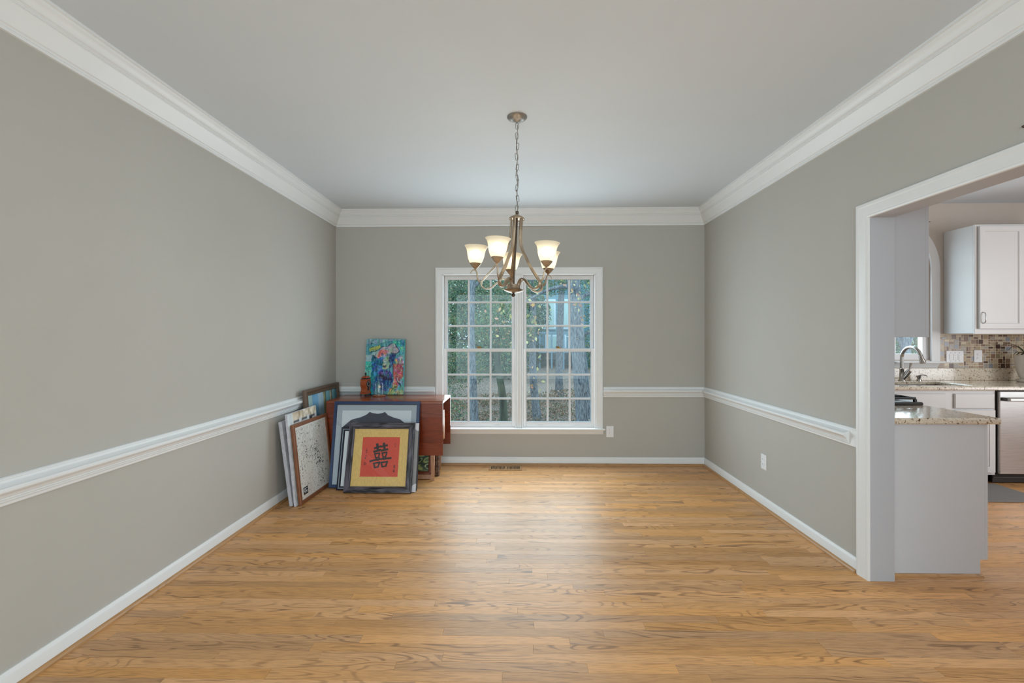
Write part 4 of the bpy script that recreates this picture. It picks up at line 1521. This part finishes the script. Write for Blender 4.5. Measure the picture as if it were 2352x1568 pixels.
def base_unit(label, x0, x1, fronts, doors):
    t = thing('base_cabinet', label, 'cabinet', ((x0 + x1) / 2, 4.7, 0), group='kitchen base cabinets')
    MB().box(x0 + .0005, x1 - .0005, 4.402, 4.995, .090, .893, .001).build('body', CAB, t)
    MB().box(x0 + .0005, x1 - .0005, 4.47, 4.995, 0, .089).build('toe_kick', pm('toe_kick_black', (34, 30, 30), rough=.6), t)
    for a, b_ in fronts:
        MB().box(a, b_, 4.383, 4.4015, .722, .862, .006).build('drawer_front', CAB, t)
    for a, b_ in doors:
        d = MB().box(a, b_, 4.383, 4.4015, .118, .706, .005).build('door', CAB, t)
        q = MB().ring([(0, .004), (.052, .004), (.058, -.002)], a, b_, .118, .706)
        q.v = [(x_, y_ + 4.383, z_) for x_, y_, z_ in q.v]
        q.build('door_rail', CAB, d)
    return t


t = thing('base_cabinet', 'white sink cabinet with false drawer fronts under the faucet', 'cabinet', (3.66, 4.7, 0), group='kitchen base cabinets')
mb = MB().box(2.83, 4.5055, 4.402, 4.42, .090, .893)
mb.box(2.83, 2.85, 4.42, 4.975, .090, .893)
mb.box(4.4855, 4.5055, 4.42, 4.975, .090, .893)
mb.box(2.85, 4.4855, 4.42, 4.975, .090, .11)
mb.build('body', CAB, t)
MB().box(2.83, 4.5055, 4.47, 4.975, 0, .089).build('toe_kick', pm('toe_kick_black', (34, 30, 30), rough=.6), t)
for a, b_ in ((3.32, 4.036), (4.117, 4.486)):
    MB().box(a, b_, 4.383, 4.4015, .722, .862, .006).build('drawer_front', CAB, t)
for a, b_ in ((3.32, 3.67), (3.69, 4.036), (4.117, 4.486)):
    d = MB().box(a, b_, 4.383, 4.4015, .118, .706, .005).build('door', CAB, t)
    q = MB().ring([(0, .004), (.052, .004), (.058, -.002)], a, b_, .118, .706)
    q.v = [(x_, y_ + 4.383, z_) for x_, y_, z_ in q.v]
    q.build('door_rail', CAB, d)
base_unit('white cabinet to the right of the dishwasher', 5.128, 5.60, [(5.15, 5.58)], [(5.15, 5.58)])
dw = thing('dishwasher', 'stainless steel dishwasher with bar handle and black toe panel', 'dishwasher', (4.815, 4.7, 0))
MB().box(4.509, 5.124, 4.40, 4.99, .0955, .893).build('tub', DARK, dw)
MB().box(4.519, 5.118, 4.372, 4.3995, .105, .884, .005).build('door', STEEL, dw)
MB().box(4.509, 5.124, 4.430, 4.45, .012, .095).build('toe_panel', pm('toe_kick_black', (34, 30, 30), rough=.6), dw)
MB().box(4.509, 5.124, 4.420, 4.4295, .058, .066).build('toe_rail', pm('dark_trim', (66, 58, 56), rough=.4), dw)
hd = MB().box(4.560, 5.08, 4.318, 4.340, .797, .830, .008).build('handle', pm('pale_steel', (206, 202, 196), rough=.3, metal=.8), dw)
for xx in (4.548, 5.092):
    MB().box(xx - .013, xx + .013, 4.320, 4.3715, .798, .829, .003).build('handle_bracket', pm('bracket_grey', (88, 86, 84), rough=.4, metal=.6), hd)

# far worktop around the sink cut-out, leg to the corner
mb = MB()
cx0, cx1, cy0, cy1 = 3.45, 4.37, 4.475, 4.870
slab(mb, 2.152, cx0, 4.368, 4.998)
slab(mb, cx1, 5.62, 4.368, 4.998)
mb.box(cx0 - .01, cx1 + .01, 4.368, cy0, .895, .931, .008)
mb.box(cx0 - .01, cx1 + .01, cy1, 4.998, .895, .931, .004)
mb.box(2.152, 2.795, 3.957, 4.38, .895, .931, .008)
tag(mb.build('countertop', GRAN), 'long granite worktop with the sink along the tiled wall', 'countertop', 'granite worktops')
tag(MB().box(2.152, 5.62, 4.979, 4.999, .9315, 1.062, .003).build('backsplash', GRAN), 'granite upstand behind the sink under the mosaic tiles', 'backsplash')
sk = thing('sink', 'stainless undermount sink below the faucet', 'sink', (3.91, 4.67, .70))
mb = MB().box(cx0 - .012, cx0, cy0 - .012, cy1 + .012, .70, .894)
mb.box(cx1, cx1 + .012, cy0 - .012, cy1 + .012, .70, .894)
mb.box(cx0, cx1, cy0 - .012, cy0, .70, .894)
mb.box(cx0, cx1, cy1, cy1 + .012, .70, .894)
mb.box(cx0, cx1, cy0, cy1, .70, .706)
mb.build('basin', STEEL, sk)
MB().lathe([(.045, .706), (.045, .709), (.030, .708)], 20, (3.91, 4.72, 0)).build('drain', CHROME, sk)

fa = thing('faucet', 'satin gooseneck kitchen faucet with pull down spray head', 'faucet', (4.05, 4.905, .9315))
FX, FY = 4.05, 4.905
MB().lathe([(.030, .9315), (.029, .942), (.023, .950), (.021, 1.00), (.019, 1.055), (.021, 1.058), (.021, 1.064), (.0165, 1.068)], 20, (FX, FY, 0)).build('body', CHROME, fa, 40)
arc = [(FX, FY, 1.06), (FX, FY, 1.16)] + [(FX + .008 * (1 - math.cos(R(a))), FY - .105 * (1 - math.cos(R(a))), 1.185 + .107 * math.sin(R(a))) for a in range(0, 166, 11)]
MB().tube(arc, .0165, 14).build('spout', CHROME, fa, 60)
e0 = Vector(arc[-1])
dv = (Vector(arc[-1]) - Vector(arc[-2])).normalized()
MB().tube([e0, e0 + dv * .012, e0 + dv * .03, e0 + dv * .07, e0 + dv * .085], [.017, .019, .019, .026, .024], 16).build('spray_head', CHROME, fa, 50)
MB().tube([(FX + .004, FY - .006, .955), (FX + .042, FY - .035, 1.035), (FX + .048, FY - .040, 1.048)], [.022, .024, .020], 14).build('valve', CHROME, fa, 50)
MB().tube([(FX + .045, FY - .038, 1.045), (FX + .050, FY - .040, 1.07), (FX + .058, FY - .044, 1.125)], [.008, .008, .012], 10).build('lever', CHROME, fa, 50)
so = thing('soap_dispenser', 'small metal soap dispenser beside the faucet', 'soap dispenser', (4.235, 4.915, .9315))
MB().lathe([(.022, .9315), (.020, .945), (.014, .950), (.014, .960), (.021, .975), (.022, .985), (.010, .990)], 16, (4.235, 4.915, 0)).build('body', CHROME, so, 40)
MB().tube([(4.235, 4.915, .987), (4.25, 4.89, .998), (4.262, 4.865, .995), (4.268, 4.85, .985)], [.007, .006, .005, .004], 8).build('spout', CHROME, so, 60)

# wall cabinet with door over the tiles
wc = thing('upper_cabinet', 'white wall cabinet with bow handle above the mosaic tiles', 'cabinet', (5.03, 4.83, 1.43), group='kitchen wall cabinets')
MB().box(4.572, 5.50, 4.680, 4.997, 1.432, 2.525, .001).build('body', CAB, wc)
MB().box(4.570, 5.502, 4.660, 4.679, 1.428, 2.529, .002).build('face_frame', CAB, wc)
for a, b_ in ((4.598, 5.035), (5.045, 5.482)):
    d = MB().box(a, b_, 4.644, 4.6595, 1.480, 2.508, .003).build('door', CAB, wc)
    q = MB().ring([(0, .006), (.003, .009), (.050, .009), (.058, .000)], a, b_, 1.480, 2.508)
    q.v = [(x_, y_ + 4.644, z_) for x_, y_, z_ in q.v]
    q.build('door_rail', CAB, d)
    hx = a + .028 if a < 5 else b_ - .028
    MB().tube(cat_rom([(hx, 4.637, 1.535), (hx + .002, 4.615, 1.545), (hx + .002, 4.606, 1.59), (hx + .002, 4.615, 1.635), (hx, 4.637, 1.645)], 5), .0048, 8).build('handle', CHROME, d, 60)

# mosaic tiles
tr = random.Random(4)
U_ = .0259
nx, nz = 42, 14
tx0, tz0 = 4.525, 1.0635
occ = [[False] * nz for _ in range(nx)]
TCOL = [((172, 150, 118), 5), ((152, 124, 102), 4), ((164, 156, 148), 4), ((112, 80, 62), 4), ((150, 154, 162), 2), ((206, 190, 164), 3), ((186, 168, 142), 4), ((130, 102, 84), 3), ((84, 56, 46), 2), ((154, 142, 112), 3)]
bagT = [i for i, (c, n_) in enumerate(TCOL) for _ in range(n_)]
TM = [pm('mosaic_tile_%d' % i, c, rough=0.25, var=0.10, scale=50) for i, (c, n_) in enumerate(TCOL)]
tiles = []
for i in range(nx):
    for j in range(nz):
        if occ[i][j]:
            continue
        free = lambda a, b_: i + a <= nx and j + b_ <= nz and not any(occ[i + p][j + q] for p in range(a) for q in range(b_))
        r_ = tr.random()
        if r_ < .34 and free(2, 2): sz2 = (2, 2)
        elif r_ < .50 and free(1, 2): sz2 = (1, 2)
        elif r_ < .66 and free(2, 1): sz2 = (2, 1)
        else: sz2 = (1, 1)
        for p in range(sz2[0]):
            for q in range(sz2[1]):
                occ[i + p][j + q] = True
        tiles.append((i, j, sz2, tr.choice(bagT)))
tm_cache = {}
small_t = MB()
small_by = {}
for i, j, sz2, ci in tiles:
    x0, z0 = tx0 + i * U_, tz0 + j * U_
    ww, hh = sz2[0] * U_ - .0048, sz2[1] * U_ - .0048
    if sz2 == (1, 1):
        small_by.setdefault(ci % 4, MB()).box(x0, x0 + ww, YB - .0055, YB - .001, z0, z0 + hh)
        continue
    key = (sz2, ci)
    if key not in tm_cache:
        o = MB().box(0, ww, -.006, -.001, 0, hh, .001).build('tile', TM[ci], wkb)
        tm_cache[key] = o
    else:
        o = copy_obj(tm_cache[key], wkb)
    o.location = (x0, YB, z0)
for k, mbk in small_by.items():
    tag(mbk.build('tile_bits', TM[[0, 1, 6, 7][k]], wkb), kind='stuff')
MB().box(tx0 - .004, tx0 + nx * U_, YB - .0046, YB - .0003, 1.0625, 1.43).build('grout', pm('cream_grout', (228, 216, 196), rough=.9), wkb)

# switch plate and outlet on the tiles
sw = thing('switch_plate', 'white three gang switch plate on the mosaic tiles', 'switch plate', (4.683, YB - .0065, 1.184), world=False)
MB().box(-.092, .092, -.006, 0, -.065, .065, .003).build('plate', PLASTIC, sw)
for k in (-1, 0, 1):
    q = MB().box(k * .046 - .016, k * .046 + .016, -.009, -.005, -.033, .033, .002).build('rocker', PLASTIC, sw)
    for zz in (-.044, -.012, .012, .044):
        MB().box(k * .046 - .002, k * .046 + .002, -.0096, -.0056, zz - .002, zz + .002).build('screw', SLOT, q)
o = duplex('wall_outlet', 'white outlet on the mosaic tiles right of the switch plate', (4.930, YB - .0065, 1.19), 0, .088, .132)

# arched kitchen window
w2 = thing('window_2', 'white arched kitchen window above the sink', None, (AX, YB, 1.1), kind='structure')
ring_o = [(AX + AR, 1.12)] + [(AX + AR * math.cos(R(a)), SZ + AR * math.sin(R(a))) for a in range(0, 181, 6)] + [(AX - AR, 1.12)]
RI = .497
ring_i = [(AX + RI, 1.12)] + [(AX + RI * math.cos(R(a)), SZ + RI * math.sin(R(a))) for a in range(0, 181, 6)] + [(AX - RI, 1.12)]


def band(po, pi, y0, y1):
    m_ = MB()
    for k in range(len(po) - 1):
        m_.prism([po[k], po[k + 1], pi[k + 1], pi[k]], y0, y1)
    return m_


band(ring_o, ring_i, YB - .020, YB - .0008).build('casing', TRIM, w2)
RS = .43
ring_s = [(AX + RS, 1.20)] + [(AX + RS * math.cos(R(a)), SZ + RS * math.sin(R(a))) for a in range(0, 181, 6)] + [(AX - RS, 1.20)]
ring_i2 = [(x_, max(z_, 1.20)) for x_, z_ in ring_i]
band(ring_i2, ring_s, YB + .02, YB + .07).build('sash', SASH, w2)
MB().box(AX - RI, AX + RI, YB + .018, YB + .07, 1.138, 1.215, .003).build('bottom_rail', SASH, w2)
MB().box(AX - RI, AX + RI, YB + .018, YB + .07, SZ - .04, SZ + .04, .003).build('transom', SASH, w2)
for dx in (-.145, .145):
    MB().box(AX + dx - .011, AX + dx + .011, YB + .03, YB + .06, 1.215, SZ - .04, .004).build('muntin', SASH, w2)
for zz in (1.52, 1.82):
    MB().box(AX - RS, AX + RS, YB + .032, YB + .058, zz - .011, zz + .011, .004).build('muntin', SASH, w2)
for a in (45, 90, 135):
    MB().tube([(AX, YB + .045, SZ + .04), (AX + RS * math.cos(R(a)), YB + .045, SZ + RS * math.sin(R(a)))], .011, 6).build('muntin', SASH, w2)
MB().box(AX - RS, AX + RS, YB + .043, YB + .047, 1.215, SZ - .04).build('pane', GLASS, w2)
pf = [(AX + RS * math.cos(R(a)), SZ + RS * math.sin(R(a))) for a in range(6, 175, 8)]
MB().prism(pf, YB + .043, YB + .047).build('pane', GLASS, w2)
MB().box(AX - .623, AX + .623, YB - .050, YB + .02, 1.117, 1.138, .005).build('stool', TRIM, w2)
MB().moulding([(0, 1.064), (.008, 1.064), (.012, 1.075), (.022, 1.095), (.034, 1.108), (.038, 1.1165), (0, 1.1165)], (AX - .57, YB - .0005, 0), (AX + .57, YB - .0005, 0), (0, -1, 0)).build('apron', TRIM, w2, 25)

# plant pot at the right edge
POT = pm('ribbed_white_ceramic', (226, 220, 212), rough=0.4, var=0.12, scale=30, stretch=(1, 1, .05))
pp = thing('potted_plant', 'plant in a white ceramic pot on the granite worktop by the tiles', 'potted plant', (5.265, 4.80, .9315), world=False)
MB().lathe([(.085, 0), (.095, .006), (.100, .026), (.096, .028)], 28).build('saucer', POT, pp, 40)
MB().lathe([(.060, .022), (.078, .05), (.098, .12), (.108, .19), (.112, .262), (.112, .276), (.100, .277), (.098, .262)], 32).build('pot', POT, pp, 50)
MB().lathe([(.096, .255), (.05, .262), (.01, .265)], 20).build('soil', pm('potting_soil', (52, 38, 28), rough=1), pp)
LEAFD = pm('dark_green_leaf', (46, 64, 38), rough=0.4, var=0.25, scale=20)
for k in range(12):
    a = 2 * math.pi * k / 12 + .2
    ln = .15 + .05 * math.sin(k * 2.1)
    rise = .10 + .06 * math.cos(k * 1.7)
    vs, fs = [], []
    for i in range(7):
        t_ = i / 6
        r_ = .02 + ln * t_
        z_ = .26 + rise * math.sin(t_ * 2.2) - .03 * t_ * t_
        hw_ = .016 * math.sin(math.pi * (t_ * .92 + .05))
        for sgn in (-1, 0, 1):
            vs.append((r_ * math.cos(a) - sgn * hw_ * math.sin(a), r_ * math.sin(a) + sgn * hw_ * math.cos(a), z_ + (.004 if sgn else 0)))
    for i in range(6):
        fs += [(i * 3, i * 3 + 1, i * 3 + 4, i * 3 + 3), (i * 3 + 1, i * 3 + 2, i * 3 + 5, i * 3 + 4)]
    MB().add(vs, fs).build('leaf', LEAFD, pp, 60, recalc=False)

# floor mat
tag(MB().box(3.62, 4.487, 3.922, 4.395, .0005, .013, .004).build('kitchen_mat', pm('grey_mat', (132, 128, 124), rough=.95, var=.12, scale=160, bump=.4, bscale=300)), 'grey kitchen mat on the oak floor in front of the sink', 'mat')
# small dark fitting above the opening
kn = MB().lathe([(.006, 0), (.006, .004), (.004, .009), (.002, .011)], 16).build('wall_fitting', METALD)
kn.location = (XR - .0005, 1.848, 2.243)
kn.rotation_euler = (0, R(-90), 0)
tag(kn, 'tiny dark fitting on the wall above the kitchen opening at the right edge', 'wall fitting')

# ------------------------------------------------------------------ outdoors
rg2 = np.random.default_rng(17)
gm, gnx, gny = MB(), 60, 40
xs = np.linspace(-14, 26, gnx)
ys = np.linspace(5.3, 40, gny)


def gz(x, y_):
    return -.75 + max(0, y_ - 9) * .028 + .10 * math.sin(x * .9 + y_ * .5) + .07 * math.sin(x * 2.3 - y_ * 1.1)


gm.v = [(float(a), float(b_), gz(a, b_)) for b_ in ys for a in xs]
gm.f = [(j * gnx + i, j * gnx + i + 1, (j + 1) * gnx + i + 1, (j + 1) * gnx + i) for j in range(gny - 1) for i in range(gnx - 1)]
m, nt, b = newmat('forest_floor')
geo = N(nt, 'ShaderNodeNewGeometry')
n1 = N(nt, 'ShaderNodeTexNoise')
n1.inputs['Scale'].default_value = 34
n1.inputs['Detail'].default_value = 8
L(nt, geo, 'Position', n1, 'Vector')
r1 = N(nt, 'ShaderNodeValToRGB')
e = r1.color_ramp.elements
e[0].position, e[0].color = .36, lin((58, 56, 50))
e[1].position, e[1].color = .66, lin((196, 168, 152))
q = e.new(.5)
q.color = lin((126, 108, 94))
L(nt, n1, 'Fac', r1, 'Fac')
L(nt, r1, 'Color', b, 'Base Color')
b.inputs['Roughness'].default_value = 1
struct('ground', gm, m, 'leaf strewn forest floor outside', None, 60)

BARKM = pm('grey_bark', (116, 116, 116), rough=0.95, var=0.4, scale=64, stretch=(1, 1, .20), bump=1.0, bscale=70, dark=(50, 54, 60))
BARKG = pm('mossy_bark', (78, 84, 66), rough=0.95, var=0.4, scale=8, stretch=(1, 1, .2), bump=1.0, bscale=20, dark=(40, 44, 36))
LEAF = attrmat('woodland_leaf', rough=0.7, spec=0.3, translucent=True)


def leaves(centers, size, cols, seed, lobed=False):
    r = np.random.default_rng(seed)
    n = len(centers)
    a = r.normal(size=(n, 3))
    a /= np.linalg.norm(a, axis=1)[:, None]
    b_ = r.normal(size=(n, 3))
    b_ -= a * (a * b_).sum(1)[:, None]
    b_ /= np.linalg.norm(b_, axis=1)[:, None]
    s = size * r.uniform(.6, 1.3, n)[:, None]
    c = np.asarray(centers)
    nrm = np.cross(a, b_)
    V = np.stack([c - a * s, c + b_ * s * .55 + nrm * s * .15, c + a * s, c - b_ * s * .55 + nrm * s * .15], 1).reshape(-1, 3)
    col = np.array([lin(q) for q in cols])[r.integers(0, len(cols), n)]
    col[:, :3] *= r.uniform(.55, 1.35, n)[:, None]
    return Leaves(V, np.repeat(np.clip(col, 0, 1), 4, axis=0))


class Leaves:
    def __init__(s, V, C):
        s.V, s.C = V, C

    def build(s, name, mat, parent=None, smooth=0, recalc=False):
        V = s.V
        if parent is not None:
            V = V - np.array(parent.location)
        n = len(V) // 4
        me = bpy.data.meshes.new(name)
        me.vertices.add(4 * n)
        me.vertices.foreach_set('co', V.astype(np.float32).ravel())
        me.loops.add(4 * n)
        me.loops.foreach_set('vertex_index', np.arange(4 * n, dtype=np.int32))
        me.polygons.add(n)
        me.polygons.foreach_set('loop_start', np.arange(0, 4 * n, 4, dtype=np.int32))
        me.update(calc_edges=True)
        at = me.color_attributes.new('Col', 'FLOAT_COLOR', 'POINT')
        at.data.foreach_set('color', s.C.astype(np.float32).ravel())
        me.materials.append(mat)
        o = bpy.data.objects.new(name, me)
        COL.objects.link(o)
        if parent is not None:
            o.parent = parent
        return o


GREENS = [(96, 128, 92), (78, 112, 84), (116, 140, 96), (88, 116, 96), (132, 150, 112), (70, 98, 78)]
AUTUMN = [(214, 194, 128), (206, 160, 112), (222, 206, 148), (196, 140, 116), (176, 170, 110)]
MIXED = GREENS * 2 + [(170, 160, 96), (176, 128, 88), (150, 140, 120)]


def tree(label, x, y_, r0, h, mat, crown, lean=(0, 0), seed=0, cols=MIXED, nl=2200, branches=()):
    z0 = gz(x, y_) - .1
    t = thing('tree', label, 'tree', (x, y_, z0), world=True, group='trees outside the window')
    pts, rs = [], []
    for i in range(12):
        k = i / 11
        pts.append((x + lean[0] * k + .05 * math.sin(k * 7 + seed), y_ + lean[1] * k, z0 + h * k))
        rs.append(r0 * (1.0 - .45 * k) * (1.35 if i == 0 else 1))
    MB().tube(pts, rs, 12).build('trunk', mat, t, 60)
    for (zf, dx, dy, dzz, rr) in branches:
        p0 = Vector((x + lean[0] * zf, y_ + lean[1] * zf, z0 + h * zf))
        p3 = p0 + Vector((dx, dy, dzz))
        mid = p0.lerp(p3, .5) + Vector((0, 0, .08))
        MB().tube(cat_rom([p0, mid, p3], 6), [rr * (1 - .7 * i / 12) for i in range(13)], 7).build('branch', mat, t, 60)
    r = np.random.default_rng(seed + 100)
    cen = []
    for (cx, cy, cz, rx, rz, frac) in crown:
        n = int(5 * nl * frac)
        d = r.normal(size=(n, 3))
        d /= np.linalg.norm(d, axis=1)[:, None]
        d *= r.uniform(.35, 1, n)[:, None] ** .5
        cen.append(np.array([x + cx, y_ + cy, z0 + cz]) + d * np.array([rx, rx, rz]))
    leaves(np.concatenate(cen), .028, cols, seed + 5).build('foliage', LEAF, t, recalc=False)['kind'] = 'stuff'
    return t


tree('stout rough barked tree filling the right edge of the right window', 1.10, 8.0, .150, 6.5, BARKM, [(.4, .6, 4.8, 1.4, 1.0, 1.0)], (-.22, 0), 1, nl=1500, branches=((.50, -.9, .5, -.25, .05), (.36, .9, .2, .2, .035), (.46, 1.0, .4, .35, .04)))
tree('slim pale trunk in the middle of the left window', -.93, 9.0, .085, 6.5, BARKM, [(-.3, .4, 4.9, 1.3, .9, 1.0)], (.02, 0), 2, nl=1500, branches=((.52, -.9, -.3, .5, .03), (.50, .7, -.2, .45, .03)))
tree('short leaning trunk left of centre in the right window', .42, 11.0, .10, 5.2, BARKM, [(.1, .2, 3.9, 1.2, .8, 1.0)], (-.25, .4), 3, nl=1200)
tree('tall straight trunk high in the right window', 1.24, 14.0, .115, 8.0, BARKM, [(0, 0, 6, 1.6, 1.3, 1.0)], (0, 0), 4, nl=1500, branches=((.45, 1.4, 0, .5, .05),))
tree('mossy trunk low in the left window next to the mullion', -.40, 10.2, .10, 2.6, BARKG, [(0, .2, 2.5, .8, .6, 1.0)], (-.1, .1), 6, nl=900)
tree('tall trunk outside the kitchen window', 8.0, 9.6, .10, 6.5, BARKM, [(-.2, .3, 4.6, 1.5, 1.2, 1.0)], (.1, 0), 8, nl=1500, branches=((.30, .5, 0, 1.0, .04), (.28, -.5, 0, .8, .04)))


def shrub_mass(name, label, blobs, n, size, cols, seed):
    r = np.random.default_rng(seed)
    cen = []
    tot = sum(b_[3] * b_[3] * b_[4] for b_ in blobs)
    for (cx, cy, cz, rx, rz) in blobs:
        k = int(n * rx * rx * rz / tot)
        d = r.normal(size=(k, 3))
        d /= np.linalg.norm(d, axis=1)[:, None]
        d *= r.uniform(.3, 1, k)[:, None] ** .45
        cen.append(np.array([cx, cy, cz]) + d * np.array([rx, rx, rz]))
    o = leaves(np.concatenate(cen), size, cols, seed + 1).build(name, LEAF, None, recalc=False)
    tag(o, label, 'foliage', None, 'stuff')
    return o


blobs = []
for k in range(30):
    x_ = -13 + k * 1.1 + rg2.uniform(-.5, .5)
    y_ = rg2.uniform(19, 25)
    if 1.2 < x_ < 4.2:
        y_ = rg2.uniform(27, 30)
    for c in range(3):
        blobs.append((x_ + rg2.uniform(-.8, .8), y_, gz(x_, y_) + .8 + c * 2.2, rg2.uniform(1.2, 1.9), rg2.uniform(1.1, 1.6)))
shrub_mass('woodland_foliage', 'deep green wall of woodland foliage far behind the windows', blobs, 300000, .072, GREENS + [(64, 92, 84), (84, 110, 110)], 50)
blobs = [(-2.6, 11.5, 1.3, 1.2, 1.5), (-1.5, 13, 2.6, 1.3, 1.2), (-3.4, 14, 3.4, 1.6, 1.4), (-.2, 14.5, 3.2, 1.2, 1.1), (-2.2, 15, .4, 1.3, .8), (2.4, 13, 2.6, .8, 1.2), (3.0, 15, 1.0, 1.2, .9), (-.2, 12.5, 1.0, .7, .7), (1.9, 10.5, 2.6, .5, .5), (6.5, 12, 1.2, 1.4, 2.0), (9.5, 13, 1.2, 1.8, 2.4), (11.5, 12, 1.5, 1.6, 2.4), (.25, 7.6, -.62, .5, .22), (.75, 7.3, -.60, .45, .25), (1.35, 7.5, -.35, .35, .5), (-.9, 8.0, -.55, .5, .25), (-1.9, 9.5, -.1, .8, .6)]
shrub_mass('understory_foliage', 'lighter green understory leaves in the middle distance outside', blobs, 120000, .026, MIXED, 60)
blobs = [(x_, y_, gz(x_, y_) + .12, .9, .16) for x_ in np.linspace(-3.5, 4.5, 9) for y_ in (6.6, 7.6, 8.8, 10.2, 11.8, 13.6)]
shrub_mass('fallen_leaves', 'brown and pink fallen leaves lying on the forest floor', blobs, 60000, .03, [(176, 140, 118), (150, 116, 96), (190, 160, 140), (120, 120, 96), (96, 112, 84)], 70)
# yellow maple saplings close to the glass
for lab, sx, sy, parts_, sd in (('yellow leaved maple sapling close behind the window mullion', -.02, 6.7, ((.13, 1.55, 40), (-.30, 1.60, 30), (.16, .95, 16), (.22, 2.1, 24)), 1),
                                ('yellow leaved maple sapling at the right edge of the right window', 1.16, 6.9, ((.86, 2.05, 26), (.95, 1.75, 18)), 2)):
    zg = gz(sx, sy) - .05
    t = thing('maple_sapling', lab, 'sapling', (sx, sy, zg), group='maple saplings outside')
    MB().tube(cat_rom([(sx, sy, zg), (sx + .01, sy, .6), (sx - .01, sy, 1.7), (sx, sy, 3.2)], 6), [.012] * 19, 6).build('stem', BARKM, t)
    r = np.random.default_rng(sd + 80)
    cen = []
    for cx, cz, n_ in parts_:
        MB().tube(cat_rom([(sx, sy, cz - .1), ((sx + cx) / 2, sy, cz + .04), (cx * 1.15, sy - .05, cz - .02)], 6), [.005] * 13, 6).build('twig', BARKM, t)
        cen.append(np.array([cx, sy, cz]) + r.normal(size=(n_, 3)) * np.array([.11, .08, .16]))
    leaves(np.concatenate(cen), .036, AUTUMN, sd + 90).build('foliage', LEAF, t, recalc=False)['kind'] = 'stuff'
# neighbouring house
hs_ = thing('neighbour_house', 'blue green neighbouring house with white windows behind the trees', 'house', (3.2, 26, gz(3, 26)))
SID = pm('blue_green_siding', (128, 160, 168), rough=.8, var=.06, scale=3)
mb = MB()
for k in range(18):
    mb.box(-.2, 7.5, 25.8 - (.0 if k % 1 else .02), 26.2, -.4 + k * .3, -.4 + k * .3 + .285)
mb.build('wall', SID, hs_)
MB().prism([(-.6, 4.9), (7.9, 4.9), (6.8, 6.8), (.5, 6.8)], 25.5, 29).build('roof', pm('grey_shingle', (92, 92, 98), rough=.9, var=.3, scale=12), hs_)
WHT = pm('house_white', (236, 240, 240), rough=.6)
for (a, c, w_, h_) in ((1.15, 1.9, .75, 1.5), (2.25, 1.9, .75, 1.5), (4.0, 1.9, .75, 1.5), (1.5, .2, 1.0, 1.2)):
    q = MB().box(a - .1, a + w_ + .1, 25.68, 25.79, c - .1, c + h_ + .1).build('window', WHT, hs_)
    MB().box(a, a + w_, 25.66, 25.675, c, c + h_).build('pane', pm('pale_pane', (196, 216, 206), rough=.15), q)
MB().box(.3, 5.5, 23.6, 25.6, .55, .75).build('deck', pm('deck_blue', (120, 146, 158), rough=.8, var=.1), hs_)
for k in range(9):
    MB().box(.35 + k * .62, .43 + k * .62, 23.62, 23.70, gz(.35 + k * .62, 23.6) - .1, 1.55).build('deck_post', pm('deck_blue', (120, 146, 158), rough=.8), hs_)
MB().box(.3, 5.5, 23.6, 23.72, 1.55, 1.64).build('deck_rail', pm('deck_blue', (120, 146, 158), rough=.8), hs_)

# fallen pale log on the forest floor
lg = MB().tube([(-.35, 8.4, gz(-.35, 8.4) + .16), (.3, 8.5, gz(.3, 8.5) + .17), (1.0, 8.7, gz(1, 8.7) + .16)], [.07, .075, .06], 10).build('fallen_log', pm('weathered_log', (160, 158, 156), rough=.95, var=.3, scale=10), None, 60)
tag(lg, 'pale fallen log lying on the forest floor behind the right window', 'log')

for o in bpy.data.objects:
    if '_world' in o:
        del o['_world']
